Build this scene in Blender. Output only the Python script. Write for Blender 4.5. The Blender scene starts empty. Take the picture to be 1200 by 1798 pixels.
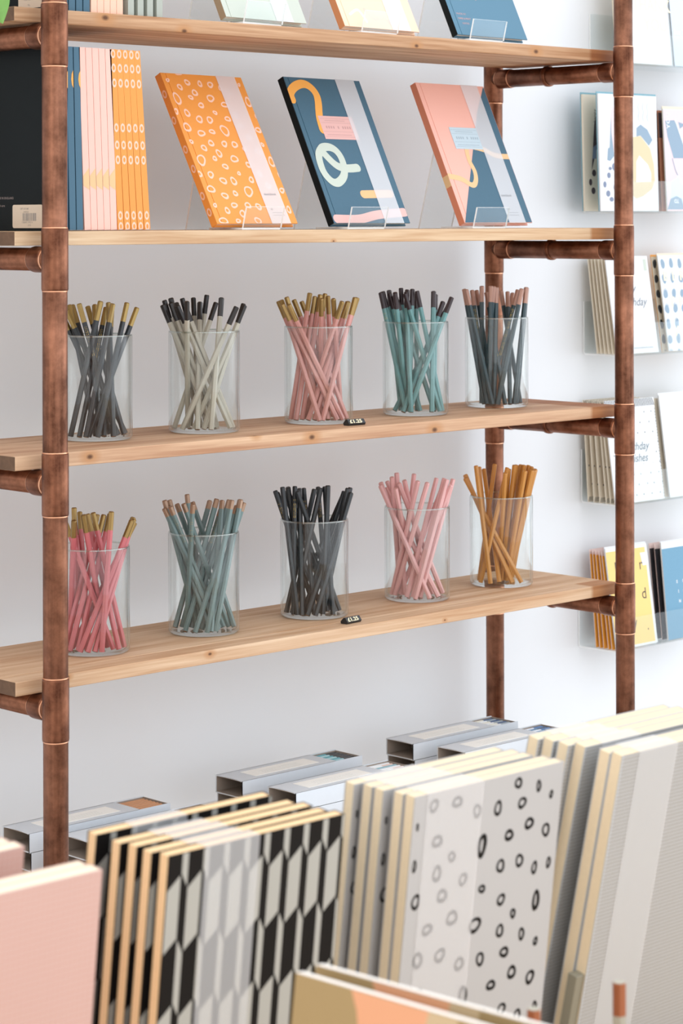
import bpy, math, random
from mathutils import Vector, Matrix, Quaternion
R = math.radians
rnd = random.Random(7)
sc = bpy.context.scene
COL = sc.collection
ZO = 1.8            # height of the topmost visible board above the floor

# ------------------------------------------------------------------ camera
F_PX, CX, CY, CZ = 4211.3, -1.78625, -2.38284, -0.26363
YAW, PIT, ROLL = 0.76804, 0.00606, -0.00264
cd = bpy.data.cameras.new('camera'); cam = bpy.data.objects.new('camera', cd); COL.objects.link(cam)
cd.sensor_fit = 'HORIZONTAL'; cd.sensor_width = 24.0; cd.lens = F_PX * 24 / 1200
cd.shift_x = 0.0; cd.shift_y = (362.95 - 899.0) / 1200.0
cd.clip_start = 0.05
fw = Vector((math.sin(YAW) * math.cos(PIT), math.cos(YAW) * math.cos(PIT), math.sin(PIT)))
rt = Vector((math.cos(YAW), -math.sin(YAW), 0)); up = rt.cross(fw)
r2 = rt * math.cos(ROLL) + up * math.sin(ROLL); u2 = -rt * math.sin(ROLL) + up * math.cos(ROLL)
M = Matrix.Identity(4)
for i in range(3):
    M[i][0] = r2[i]; M[i][1] = u2[i]; M[i][2] = -fw[i]
M[0][3], M[1][3], M[2][3] = CX, CY, CZ + ZO
cam.matrix_world = M
cd.dof.use_dof = True; cd.dof.focus_distance = 3.2; cd.dof.aperture_fstop = 11.0
sc.camera = cam

# ------------------------------------------------------------------ light
vs = sc.view_settings
vs.view_transform = 'Standard'; vs.look = 'None'; vs.gamma = 1.0; vs.use_curve_mapping = False
vs.exposure = 0.36
W = bpy.data.worlds.new('world'); sc.world = W; W.use_nodes = True
wn, wl = W.node_tree.nodes, W.node_tree.links
wn.clear()
wo = wn.new('ShaderNodeOutputWorld'); wb = wn.new('ShaderNodeBackground')
wt = wn.new('ShaderNodeTexCoord'); wd = wn.new('ShaderNodeVectorMath'); wd.operation = 'DOT_PRODUCT'
wd.inputs[1].default_value = Vector((0.50, -0.78, 0.20)).normalized()
wr = wn.new('ShaderNodeValToRGB'); wm = wn.new('ShaderNodeMapRange')
wl.new(wt.outputs['Generated'], wd.inputs[0]); wl.new(wd.outputs['Value'], wm.inputs['Value'])
wm.inputs['From Min'].default_value = -1; wm.inputs['From Max'].default_value = 1
wl.new(wm.outputs['Result'], wr.inputs['Fac'])
e = wr.color_ramp.elements
e[0].position = 0.1; e[0].color = (0.74, 0.68, 0.63, 1)
e[1].position = 0.95; e[1].color = (0.98, 1.04, 1.12, 1)
m_ = wr.color_ramp.elements.new(0.55); m_.color = (1.0, 0.985, 0.98, 1)
wl.new(wr.outputs['Color'], wb.inputs['Color']); wb.inputs['Strength'].default_value = 1.30
wl.new(wb.outputs['Background'], wo.inputs['Surface'])

def area(name, loc, target, sx, sy, power, col):
    l = bpy.data.lights.new(name, 'AREA'); l.shape = 'RECTANGLE'; l.size = sx; l.size_y = sy; l.energy = power; l.color = col
    o = bpy.data.objects.new(name, l); COL.objects.link(o); o.location = (loc[0], loc[1], loc[2] + ZO)
    d = Vector(target) - Vector(loc); o.rotation_euler = d.to_track_quat('-Z', 'Y').to_euler()
    return o
area('window_light', (5.6, -2.9, -0.1), (0.7, 0.0, -0.5), 2.8, 3.0, 26, (0.90, 0.96, 1.0))

# ------------------------------------------------------------------ helpers
def lin(h):
    h = h.lstrip('#'); v = [int(h[i:i + 2], 16) / 255 for i in (0, 2, 4)]
    return tuple(x / 12.92 if x <= 0.04045 else ((x + 0.055) / 1.055) ** 2.4 for x in v) + (1,)
MATS = {}
def mat(name, col, rough=0.6, metal=0.0, spec=0.5, noise=0.0, nscale=40, coat=0.0, bump=0.0, sheen=0):
    if name in MATS: return MATS[name]
    m = bpy.data.materials.new(name); m.use_nodes = True; MATS[name] = m
    nt = m.node_tree; b = nt.nodes['Principled BSDF']
    c = lin(col) if isinstance(col, str) else col
    b.inputs['Base Color'].default_value = c; b.inputs['Roughness'].default_value = rough
    b.inputs['Metallic'].default_value = metal; b.inputs['Specular IOR Level'].default_value = spec
    b.inputs['Coat Weight'].default_value = coat
    if noise or bump:
        tc = nt.nodes.new('ShaderNodeTexCoord'); n = nt.nodes.new('ShaderNodeTexNoise')
        n.inputs['Scale'].default_value = nscale; n.inputs['Detail'].default_value = 4
        nt.links.new(tc.outputs['Object'], n.inputs['Vector'])
        if noise:
            mx = nt.nodes.new('ShaderNodeMix'); mx.data_type = 'RGBA'
            mx.inputs['A'].default_value = tuple(x * (1 - noise) for x in c[:3]) + (1,)
            mx.inputs['B'].default_value = tuple(min(1, x * (1 + noise)) for x in c[:3]) + (1,)
            nt.links.new(n.outputs['Fac'], mx.inputs['Factor']); nt.links.new(mx.outputs['Result'], b.inputs['Base Color'])
        if bump:
            bp = nt.nodes.new('ShaderNodeBump'); bp.inputs['Strength'].default_value = bump; bp.inputs['Distance'].default_value = 0.001
            nt.links.new(n.outputs['Fac'], bp.inputs['Height']); nt.links.new(bp.outputs['Normal'], b.inputs['Normal'])
    return m

def copper(name, bright, dark, rough=0.42):
    m = bpy.data.materials.new(name); m.use_nodes = True; nt = m.node_tree; b = nt.nodes['Principled BSDF']
    N = nt.nodes.new; L = nt.links.new
    b.inputs['Metallic'].default_value = 1.0
    tc = N('ShaderNodeTexCoord'); mp = N('ShaderNodeMapping'); mp.inputs['Scale'].default_value = (1, 1, 0.06)
    L(tc.outputs['Object'], mp.inputs['Vector'])
    n1 = N('ShaderNodeTexNoise'); n1.inputs['Scale'].default_value = 170; n1.inputs['Detail'].default_value = 5; L(mp.outputs['Vector'], n1.inputs['Vector'])
    n2 = N('ShaderNodeTexNoise'); n2.inputs['Scale'].default_value = 26; n2.inputs['Detail'].default_value = 5; n2.inputs['Roughness'].default_value = .65; L(tc.outputs['Object'], n2.inputs['Vector'])
    mm = N('ShaderNodeMath'); mm.operation = 'MULTIPLY_ADD'; L(n1.outputs['Fac'], mm.inputs[0]); mm.inputs[1].default_value = .45; L(n2.outputs['Fac'], mm.inputs[2])
    mr = N('ShaderNodeMapRange'); mr.inputs['From Min'].default_value = .52; mr.inputs['From Max'].default_value = .95; L(mm.outputs[0], mr.inputs['Value'])
    mx = N('ShaderNodeMix'); mx.data_type = 'RGBA'; mx.inputs['A'].default_value = lin(dark); mx.inputs['B'].default_value = lin(bright)
    L(mr.outputs['Result'], mx.inputs['Factor']); L(mx.outputs['Result'], b.inputs['Base Color'])
    rr = N('ShaderNodeMapRange'); rr.inputs['To Min'].default_value = rough + .14; rr.inputs['To Max'].default_value = rough - .05
    L(n2.outputs['Fac'], rr.inputs['Value']); L(rr.outputs['Result'], b.inputs['Roughness'])
    bp = N('ShaderNodeBump'); bp.inputs['Strength'].default_value = .05; bp.inputs['Distance'].default_value = .0004
    L(n1.outputs['Fac'], bp.inputs['Height']); L(bp.outputs['Normal'], b.inputs['Normal'])
    return m

def wood(name, light, dark, knots=(), seed=0, stain=None, gscale=1.0):
    """pine: grain along object X; knots at object points; an amber stain beyond x = stain"""
    m = bpy.data.materials.new(name); m.use_nodes = True; nt = m.node_tree; b = nt.nodes['Principled BSDF']
    N = nt.nodes.new; L = nt.links.new
    tc = N('ShaderNodeTexCoord'); mp = N('ShaderNodeMapping'); mp.inputs['Scale'].default_value = (0.9, 14, 26); mp.inputs['Location'].default_value = (seed * 3.1, seed * 1.7, seed)
    L(tc.outputs['Object'], mp.inputs['Vector'])
    n0 = N('ShaderNodeTexNoise'); n0.inputs['Scale'].default_value = 3.2 * gscale; n0.inputs['Detail'].default_value = 6; n0.inputs['Distortion'].default_value = .6
    L(mp.outputs['Vector'], n0.inputs['Vector'])
    n3 = N('ShaderNodeTexNoise'); n3.inputs['Scale'].default_value = 11 * gscale; n3.inputs['Detail'].default_value = 4; L(mp.outputs['Vector'], n3.inputs['Vector'])
    ad = N('ShaderNodeMath'); ad.operation = 'MULTIPLY_ADD'; L(n3.outputs['Fac'], ad.inputs[0]); ad.inputs[1].default_value = .45; L(n0.outputs['Fac'], ad.inputs[2])
    mr = N('ShaderNodeMapRange'); mr.inputs['From Min'].default_value = .52; mr.inputs['From Max'].default_value = .98; L(ad.outputs[0], mr.inputs['Value'])
    mx = N('ShaderNodeMix'); mx.data_type = 'RGBA'; mx.inputs['A'].default_value = lin(dark); mx.inputs['B'].default_value = lin(light)
    L(mr.outputs['Result'], mx.inputs['Factor']); cur = mx.outputs['Result']
    for (kx, ky, kz, kr) in knots:
        sb = N('ShaderNodeVectorMath'); sb.operation = 'SUBTRACT'; sb.inputs[1].default_value = (kx, ky, kz); L(tc.outputs['Object'], sb.inputs[0])
        sm = N('ShaderNodeVectorMath'); sm.operation = 'MULTIPLY'; sm.inputs[1].default_value = (.62, .9, 1); L(sb.outputs[0], sm.inputs[0])
        ln = N('ShaderNodeVectorMath'); ln.operation = 'LENGTH'; L(sm.outputs[0], ln.inputs[0])
        for (r0, r1, colr, f) in ((kr * .9, kr * 2.3, '#b98455', .7), (kr * .25, kr * .75, '#5e3b25', .95)):
            q = N('ShaderNodeMapRange'); q.inputs['From Min'].default_value = r0; q.inputs['From Max'].default_value = r1
            q.inputs['To Min'].default_value = f; q.inputs['To Max'].default_value = 0; L(ln.outputs['Value'], q.inputs['Value'])
            k = N('ShaderNodeMix'); k.data_type = 'RGBA'; L(q.outputs['Result'], k.inputs['Factor']); L(cur, k.inputs['A']); k.inputs['B'].default_value = lin(colr); cur = k.outputs['Result']
    if stain is not None:
        sx = N('ShaderNodeSeparateXYZ'); L(tc.outputs['Object'], sx.inputs[0])
        q = N('ShaderNodeMapRange'); q.inputs['From Min'].default_value = stain - .004; q.inputs['From Max'].default_value = stain + .004; q.inputs['To Max'].default_value = .8
        L(sx.outputs['X'], q.inputs['Value'])
        k = N('ShaderNodeMix'); k.data_type = 'RGBA'; k.blend_type = 'MULTIPLY'; L(q.outputs['Result'], k.inputs['Factor']); L(cur, k.inputs['A']); k.inputs['B'].default_value = lin('#c99a68'); cur = k.outputs['Result']
    L(cur, b.inputs['Base Color']); b.inputs['Roughness'].default_value = .62; b.inputs['Specular IOR Level'].default_value = .3
    bp = N('ShaderNodeBump'); bp.inputs['Strength'].default_value = .25; bp.inputs['Distance'].default_value = .0006; L(ad.outputs[0], bp.inputs['Height']); L(bp.outputs['Normal'], b.inputs['Normal'])
    return m

def clear(name, tint, ior=1.45, add=0.0, haze=0.0, edge=None):
    """thin clear glass / acrylic: mostly transparent, mirror-like at grazing angles"""
    m = bpy.data.materials.new(name); m.use_nodes = True; nt = m.node_tree; nt.nodes.clear()
    N = nt.nodes.new; L = nt.links.new
    o = N('ShaderNodeOutputMaterial'); t = N('ShaderNodeBsdfTransparent'); t.inputs['Color'].default_value = tint
    g = N('ShaderNodeBsdfGlossy'); g.inputs['Roughness'].default_value = .03; g.inputs['Color'].default_value = (1, 1, 1, 1)
    l8 = N('ShaderNodeLayerWeight'); l8.inputs['Blend'].default_value = .5; p8 = N('ShaderNodeMath'); p8.operation = 'POWER'; L(l8.outputs['Facing'], p8.inputs[0]); p8.inputs[1].default_value = 7.0
    tm = N('ShaderNodeMix'); tm.data_type = 'RGBA'; L(p8.outputs[0], tm.inputs['Factor']); tm.inputs['A'].default_value = tint; tm.inputs['B'].default_value = edge or (.50, .56, .56, 1); L(tm.outputs['Result'], t.inputs['Color'])
    lw = N('ShaderNodeLayerWeight'); lw.inputs['Blend'].default_value = .5
    pw = N('ShaderNodeMath'); pw.operation = 'POWER'; L(lw.outputs['Facing'], pw.inputs[0]); pw.inputs[1].default_value = 5.0
    f0 = ((ior - 1) / (ior + 1)) ** 2
    ad = N('ShaderNodeMath'); ad.operation = 'MULTIPLY_ADD'; ad.use_clamp = True; L(pw.outputs[0], ad.inputs[0]); ad.inputs[1].default_value = 1 - f0; ad.inputs[2].default_value = f0 + add
    mx = N('ShaderNodeMixShader'); L(ad.outputs[0], mx.inputs[0])
    if haze:
        d = N('ShaderNodeBsdfDiffuse'); d.inputs['Color'].default_value = (.9, .93, .95, 1); m2 = N('ShaderNodeMixShader'); m2.inputs[0].default_value = haze
        L(t.outputs[0], m2.inputs[1]); L(d.outputs[0], m2.inputs[2]); L(m2.outputs[0], mx.inputs[1])
    else: L(t.outputs[0], mx.inputs[1])
    L(g.outputs[0], mx.inputs[2]); L(mx.outputs[0], o.inputs['Surface'])
    return m

def vellum(name, col, opac):
    m = bpy.data.materials.new(name); m.use_nodes = True; nt = m.node_tree; nt.nodes.clear()
    N = nt.nodes.new; L = nt.links.new
    o = N('ShaderNodeOutputMaterial'); t = N('ShaderNodeBsdfTransparent'); d = N('ShaderNodeBsdfDiffuse'); d.inputs['Color'].default_value = lin(col)
    tr = N('ShaderNodeBsdfTranslucent'); tr.inputs['Color'].default_value = lin(col); m1 = N('ShaderNodeMixShader'); m1.inputs[0].default_value = .12
    L(d.outputs[0], m1.inputs[1]); L(tr.outputs[0], m1.inputs[2])
    g = N('ShaderNodeBsdfGlossy'); g.inputs['Roughness'].default_value = .35; m3 = N('ShaderNodeMixShader'); m3.inputs[0].default_value = .06
    L(m1.outputs[0], m3.inputs[1]); L(g.outputs[0], m3.inputs[2])
    m2 = N('ShaderNodeMixShader'); m2.inputs[0].default_value = opac; L(t.outputs[0], m2.inputs[1]); L(m3.outputs[0], m2.inputs[2]); L(m2.outputs[0], o.inputs['Surface'])
    return m

class MB:
    def __init__(s): s.v = []; s.f = []; s.m = []; s.sm = []
    def add(s, vs, fs, mi=0, smooth=False):
        n = len(s.v); s.v += [tuple(v) for v in vs]
        for f in fs: s.f.append([n + i for i in f]); s.m.append(mi); s.sm.append(smooth)
        return s
    def box(s, a, b, mi=0):
        x0, y0, z0 = a; x1, y1, z1 = b
        return s.add([(x0, y0, z0), (x1, y0, z0), (x1, y1, z0), (x0, y1, z0), (x0, y0, z1), (x1, y0, z1), (x1, y1, z1), (x0, y1, z1)],
              [(0, 3, 2, 1), (4, 5, 6, 7), (0, 1, 5, 4), (1, 2, 6, 5), (2, 3, 7, 6), (3, 0, 4, 7)], mi)
    def lathe(s, prof, n=48, mi=0, smooth=True, capb=False, capt=False, closed=False):
        vs = []; fs = []
        for (r, z) in prof:
            for k in range(n): a = 2 * math.pi * k / n; vs.append((r * math.cos(a), r * math.sin(a), z))
        m = len(prof)
        for i in range(m if closed else m - 1):
            j = (i + 1) % m
            for k in range(n): k2 = (k + 1) % n; fs.append((i * n + k, i * n + k2, j * n + k2, j * n + k))
        if capb: fs.append(tuple(range(n - 1, -1, -1)))
        if capt: fs.append(tuple((m - 1) * n + k for k in range(n)))
        return s.add(vs, fs, mi, smooth)
    def prism(s, poly, x0, x1, mi=0, mcap=None):
        """poly of (y,z) extruded along x"""
        n = len(poly); vs = [(x0, y, z) for y, z in poly] + [(x1, y, z) for y, z in poly]
        s.add(vs, [(i, (i + 1) % n, n + (i + 1) % n, n + i) for i in range(n)], mi)
        k = len(s.v) - 2 * n
        for f in (list(range(n - 1, -1, -1)), list(range(n, 2 * n))): s.f.append([k + i for i in f]); s.m.append(mi if mcap is None else mcap); s.sm.append(False)
        return s
    def build(s, name, mats, parent=None, bevel=0, loc=None, rot=None):
        me = bpy.data.meshes.new(name); me.from_pydata(s.v, [], s.f)
        for m in (mats if isinstance(mats, (list, tuple)) else [mats]): me.materials.append(m)
        me.polygons.foreach_set('material_index', s.m); me.polygons.foreach_set('use_smooth', s.sm); me.update()
        o = bpy.data.objects.new(name, me); COL.objects.link(o)
        if parent: o.parent = parent
        if bevel:
            b = o.modifiers.new('bevel', 'BEVEL'); b.width = bevel; b.segments = 2; b.limit_method = 'ANGLE'
        if loc is not None: o.location = loc
        if rot is not None: o.rotation_euler = rot
        return o

def tag(o, label, cat, group=None, kind=None):
    if label: o['label'] = label
    if cat: o['category'] = cat
    if group: o['group'] = group
    if kind: o['kind'] = kind
    return o
def thing(name, label, cat, loc, rot=(0, 0, 0), group=None):
    o = bpy.data.objects.new(name, None); COL.objects.link(o); o.empty_display_size = .02
    o.location = (loc[0], loc[1], loc[2] + ZO); o.rotation_euler = rot
    return tag(o, label, cat, group)
def dup(root, label=None, group=None):
    def cp(o, par):
        c = o.copy(); COL.objects.link(c); c.parent = par
        for ch in list(o.children): cp(ch, c)
        return c
    r = cp(root, None)
    if label: r['label'] = label
    if group: r['group'] = group
    return r

# flat artwork on a face: polygons in (s,t); s along width, t up, at y = -layer
def circle(cx, cy, rx, ry, n=14, a0=0.0, wob=0.0, rot=0.0):
    P = []
    for k in range(n):
        a = 2 * math.pi * k / n; w = 1 + wob * math.sin(2 * a + a0) + wob * .6 * math.sin(3 * a + a0 * 2)
        x, y = rx * w * math.cos(a), ry * w * math.sin(a)
        P.append((cx + x * math.cos(rot) - y * math.sin(rot), cy + x * math.sin(rot) + y * math.cos(rot)))
    return P
def clip(P, x0, x1, y0, y1):
    for ax, lim, sg in ((0, x0, 1), (0, x1, -1), (1, y0, 1), (1, y1, -1)):
        Q = []
        for i in range(len(P)):
            a, b = P[i], P[(i + 1) % len(P)]
            ia, ib = (a[ax] - lim) * sg >= 0, (b[ax] - lim) * sg >= 0
            if ia: Q.append(a)
            if ia != ib:
                t = (lim - a[ax]) / (b[ax] - a[ax]); q = [a[0] + t * (b[0] - a[0]), a[1] + t * (b[1] - a[1])]; q[ax] = lim; Q.append(tuple(q))
        P = Q
        if not P: return []
    return P
def art(mb, P, y, mi, w=None, h=None):
    if w is not None: P = clip(P, 0.0004, w - .0004, 0.0004, h - .0004)
    if len(P) >= 3: mb.add([(a, y, b) for a, b in P], [tuple(range(len(P)))], mi)
def ring(mb, cx, cy, rx, ry, th, y, mi, w, h, wob=.08, ph=0.0):
    O = circle(cx, cy, rx, ry, 18, ph, wob); I = circle(cx - th * .1, cy + th * .1, max(rx - th, rx * .25), max(ry - th * 1.1, ry * .3), 18, ph, wob)
    for k in range(18):
        q = [O[k], O[(k + 1) % 18], I[(k + 1) % 18], I[k]]
        art(mb, q, y, mi, w, h)
def smoothline(P, n=6):
    out = []
    for i in range(len(P) - 1):
        p0 = P[max(i - 1, 0)]; p1 = P[i]; p2 = P[i + 1]; p3 = P[min(i + 2, len(P) - 1)]
        for k in range(n):
            t = k / n
            out.append(tuple(.5 * ((2 * p1[j]) + (-p0[j] + p2[j]) * t + (2 * p0[j] - 5 * p1[j] + 4 * p2[j] - p3[j]) * t * t + (-p0[j] + 3 * p1[j] - 3 * p2[j] + p3[j]) * t ** 3) for j in (0, 1)))
    return out + [P[-1]]
def stroke(mb, P, wd, y, mi, w=None, h=None, curve=True):
    """round-ended brush stroke as one mitred strip"""
    if curve and len(P) > 2: P = smoothline(P)
    V = [Vector(p) for p in P]; n = len(V); Lf = []; Rt = []
    for i in range(n):
        d = (V[min(i + 1, n - 1)] - V[max(i - 1, 0)]); nn = Vector((-d.y, d.x)).normalized() * wd / 2
        Lf.append(V[i] + nn); Rt.append(V[i] - nn)
    for i in range(n - 1):
        q = [Rt[i], Rt[i + 1], Lf[i + 1], Lf[i]]; yy = (y - i * 3e-6, y - (i + 1) * 3e-6)
        if w is None or all(.0004 <= p.x <= w - .0004 and .0004 <= p.y <= h - .0004 for p in q):
            mb.add([(q[0].x, yy[0], q[0].y), (q[1].x, yy[1], q[1].y), (q[2].x, yy[1], q[2].y), (q[3].x, yy[0], q[3].y)], [(0, 1, 2, 3)], mi)
        else: art(mb, [tuple(p) for p in q], yy[0], mi, w, h)
    for (c, o, yy) in ((V[0], V[0] - V[1], y), (V[-1], V[-1] - V[-2], y - (n - 1) * 3e-6)):
        a0 = math.atan2(o.y, o.x)
        art(mb, [(c.x + wd / 2 * math.cos(a0 - math.pi / 2 + math.pi * k / 8), c.y + wd / 2 * math.sin(a0 - math.pi / 2 + math.pi * k / 8)) for k in range(9)], yy, mi, w, h)
_tc = {}
def text_polys(txt, size, shear=0.0, space=1.0, align='LEFT', bold=0.0):
    key = (txt, size, shear, space, align, bold)
    if key in _tc: return _tc[key]
    cu = bpy.data.curves.new('lettering', 'FONT'); cu.body = txt; cu.size = size; cu.shear = shear; cu.space_character = space; cu.align_x = align; cu.resolution_u = 3; cu.offset = bold
    o = bpy.data.objects.new('lettering', cu); COL.objects.link(o)
    dg = bpy.context.evaluated_depsgraph_get(); me = bpy.data.meshes.new_from_object(o.evaluated_get(dg))
    V = [(v.co.x, v.co.y) for v in me.vertices]; Fc = [tuple(p.vertices) for p in me.polygons]
    bpy.data.objects.remove(o); bpy.data.curves.remove(cu); bpy.data.meshes.remove(me)
    _tc[key] = (V, Fc); return _tc[key]
def text(mb, txt, s, t, size, y, mi, rot=0.0, **k):
    V, Fc = text_polys(txt, size, **k); c, sn = math.cos(rot), math.sin(rot)
    mb.add([(s + a * c - b * sn, y, t + a * sn + b * c) for a, b in V], Fc, mi)

# ------------------------------------------------------------------ materials
M_wall = mat('painted_plaster', '#e6e8ea', .85, spec=.2, noise=.012, nscale=6, bump=.15)
M_floor = mat('pale_floor', '#d6d3cf', .6, noise=.1, nscale=5)
M_cop = copper('aged_copper', '#a37058', '#58382a')
M_copj = copper('copper_fitting', '#9f6b52', '#533124', .38)
M_cops = mat('bright_solder_copper', '#eeb08c', .3, metal=1)
M_glass = clear('jar_glass', (.975, .985, .98, 1), 1.45, haze=.004)
M_acr = clear('clear_acrylic', (.97, .985, .985, 1), 1.35, haze=.025, edge=(.8, .86, .87, 1))
M_acre = bpy.data.materials.new('acrylic_cut_edge'); M_acre.use_nodes = True  # white edge colour stands in for light piped through the sheet
_n = M_acre.node_tree; _n.nodes.clear(); _o = _n.nodes.new('ShaderNodeOutputMaterial'); _d = _n.nodes.new('ShaderNodeBsdfDiffuse'); _t = _n.nodes.new('ShaderNodeBsdfTranslucent'); _x = _n.nodes.new('ShaderNodeMixShader')
_d.inputs['Color'].default_value = (.95, .97, .97, 1); _t.inputs['Color'].default_value = (.95, .98, .98, 1); _x.inputs[0].default_value = .2
_n.links.new(_d.outputs[0], _x.inputs[1]); _n.links.new(_t.outputs[0], _x.inputs[2]); _n.links.new(_x.outputs[0], _o.inputs['Surface'])
M_vel = vellum('vellum_band', '#f3f4f7', .66)
M_velf = vellum('vellum_band_grey', '#f6f7f8', .42)
M_page = mat('cream_page_block', '#e6d3b4', .85, noise=.1, nscale=260)
M_pagew = mat('white_page_block', '#f1ede6', .85)
M_black = mat('matt_black_print', '#161413', .6, spec=.15)
M_gold = mat('gold_foil', '#d9b55c', .3, metal=.9)

# ------------------------------------------------------------------ the room
def struct(name, mb, m):
    o = mb.build(name, m); o.location.z = ZO; o['kind'] = 'structure'; return o
struct('floor', MB().box((-4.5, -5.5, -1.82), (4.5, .36, -1.80)), M_floor)
struct('wall_back', MB().box((-4.5, .30, -1.80), (4.5, .36, 1.1)), M_wall)

# ------------------------------------------------------------------ shelf frame of copper pipe
S = .275
WP, YP, DP = 1.0929, -.0281, .2705
fr = thing('copper_pipe_frame', 'free-standing frame of brown copper pipe with tee joints carrying the pine boards', 'shelf frame', (0, 0, -1.8))
def pipe(name, r, L, parent, loc, rot=(0, 0, 0), m=None):
    return MB().lathe([(r - .0015, 0), (r, 0), (r, L), (r - .0015, L)], 40, closed=True).build(name, m or M_cop, parent, 0, loc, rot)
def sleeve(parent, name, r, L, loc, rot=(0, 0, 0)):
    o = MB().lathe([(r - .0012, -L / 2), (r + .0008, -L / 2 + .0004), (r + .0012, -L / 2 + .0025), (r + .0012, L / 2 - .0025), (r + .0008, L / 2 - .0004), (r - .0012, L / 2)], 40).build(name, M_copj, parent, 0, loc, rot)
    for s in (-1, 1):
        sd = MB(); sd.lathe([(r - .0002, s * (L / 2 - .0006)), (r + .0007, s * (L / 2)), (r - .0002, s * (L / 2 + .0016))], 40); sd.build('solder_ring', M_cops, o)
    return o
cols = {(0, 0): .0154, (0, 1): .0150, (1, 0): .0146, (1, 1): .0146}
zt = -.0729 + .0383
for (i, j), r in cols.items():
    x, y = i * WP, YP + j * DP
    pipe('upright_pipe', r, 2.35, fr, (x, y, 0))
    for k in range(-1, 5):
        sleeve(fr, 'tee_joint', r, .0766, (x, y, 1.8 - k * S + zt))
        sg = 1 if j == 0 else -1
        sleeve(fr, 'tee_branch', r - .0003, .026, (x, y + sg * .027, 1.8 - k * S + zt), (R(90), 0, 0))
for i in (0, 1):
    for k in range(-1, 5):
        pipe('cross_pipe', .0142, DP - .01, fr, (i * WP, YP + DP - .005, 1.8 - k * S + zt), (R(90), 0, 0))
        if True:
            cl = MB().lathe([(.0143, -.004), (.0163, -.0035), (.0166, 0), (.0163, .0035), (.0143, .004)], 36)
            cl.box((-.0035, .0146, -.004), (.0035, .0156, .004))
            c = cl.build('pipe_clip', M_copj, fr, 0, (i * WP, .125 - .006 * (k % 2), 1.8 - k * S + zt), (R(90), 0, 0))

# ------------------------------------------------------------------ boards
TB = .0177; DB = .2157; XL, XR = -.040, 1.112
KN = {0: [(.1015, 0, -.006, .006), (.232, 0, -.016, .005), (.665, 0, -.014, .0045), (.922, 0, -.010, .0055)],
      1: [(.50, 0, -.016, .002)],
      2: [(.0756, 0, -.008, .0055), (.356, .004, 0, .004), (.458, .0, -.008, .006), (.70, 0, -.013, .006)],
      3: [(.2735, .0, -.005, .0035), (.04, 0, -.004, .003), (.72, 0, -.013, .002)]}
names = {0: 'top', 1: 'second', 2: 'third', 3: 'fourth', 4: 'lowest'}
descr = {-1: 'pale pine board above the top of the picture', 0: 'knotty pine board seen from below, highest of the copper frame',
         1: 'pine board at eye level holding the orange and navy notebooks', 2: 'pine board carrying the upper row of pencil jars'}
M_endg = mat('dark_end_grain', '#644a36', .85, noise=.35, nscale=130)
tone = {0: ('#d6b08c', '#a1734e'), 1: ('#e2c8a6', '#b98f68'), 2: ('#dcb896', '#ae8060'), 3: ('#e0c2a2', '#ba8e68'), 4: ('#d2b490', '#a88464')}
def board(k, y0, y1, label, mt):
    mb = MB().box((XL, y0, -TB), (XR, y1, 0)); mb.m[5] = 1; o = mb.build('shelf_board', [mt, M_endg], None, .0012); o.location.z = ZO - k * S
    return tag(o, label, 'shelf board')
for k in (0, 1, 2, 4):
    mt = wood('pine_%s' % names[k], *tone[k], knots=KN.get(k, ()), seed=k + 1, stain=1.048)
    board(k, 0, DB, descr.get(k, 'pine board at the bottom, under the grey pencil boxes'), mt)
mt = wood('pine_fourth', *tone[3], knots=KN[3], seed=9, stain=1.048)
board(3, 0, .0366, 'narrow front pine plank under the lower row of pencil jars', mt)
board(3, .0384, DB, 'wide rear pine plank under the lower row of pencil jars', wood('pine_fourth_rear', *tone[3], knots=[(.195, .19, 0, .003), (1.0, .19, 0, .004)], seed=12))

# ------------------------------------------------------------------ notebooks
def book(name, label, loc, yaw, lean, w, h, t, mats, spine='L', ct=.0016, over=.003, arts=None, arts_spine=None,
         band=None, bandmat=None, page=None, group=None, groove=True, extra=None, cat='notebook', bulge=0):
    """mats: [cover, art colours...]; local x width, y thickness, z height"""
    o = thing(name, label, cat, loc, (-lean, 0, yaw), group)
    cv = MB()
    g = .0095 if groove else 0
    if groove and spine == 'L':
        cv.box((0, 0, 0), (g - .0007, ct, h)); cv.box((g - .0007, .0006, 0), (g + .0007, ct, h)); cv.box((g + .0007, 0, 0), (w, ct, h))
    else: cv.box((0, 0, 0), (w, ct, h))
    cv.box((0, t - ct, 0), (w, t, h))
    if spine == 'L': cv.box((0, ct, 0), (ct, t - ct, h))
    else: cv.box((w - ct, ct, 0), (w, t - ct, h))
    if arts: arts(cv)
    if arts_spine: arts_spine(cv)
    cv.build('cover', mats, o)
    pg = MB()
    x0, x1 = (ct, w - over) if spine == 'L' else (over, w - ct)
    pg.box((x0, ct, over), (x1, t - ct, h - over))
    if bulge:
        pg = MB(); n = 8; P = []
        pg.box((x0, ct, over), (x1, t - ct, h - over))
    pg.build('page_block', page or M_pagew, o)
    if band:
        s0, s1 = band; bd = MB(); e_ = .0007
        bd.add([(s0, -e_, -.0004), (s1, -e_, -.0004), (s1, -e_, h + .0004), (s0, -e_, h + .0004)], [(0, 1, 2, 3)])
        bd.add([(s0, -e_, h + .0004), (s1, -e_, h + .0004), (s1, t + e_, h + .0004), (s0, t + e_, h + .0004)], [(0, 1, 2, 3)])
        bd.add([(s0, t + e_, -.0004), (s1, t + e_, -.0004), (s1, t + e_, h + .0004), (s0, t + e_, h + .0004)], [(3, 2, 1, 0)])
        if extra: extra(bd)
        bd.build('belly_band', [bandmat or M_vel, mat('band_text_grey', '#8d8f93', .7)], o)
    return o

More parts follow.
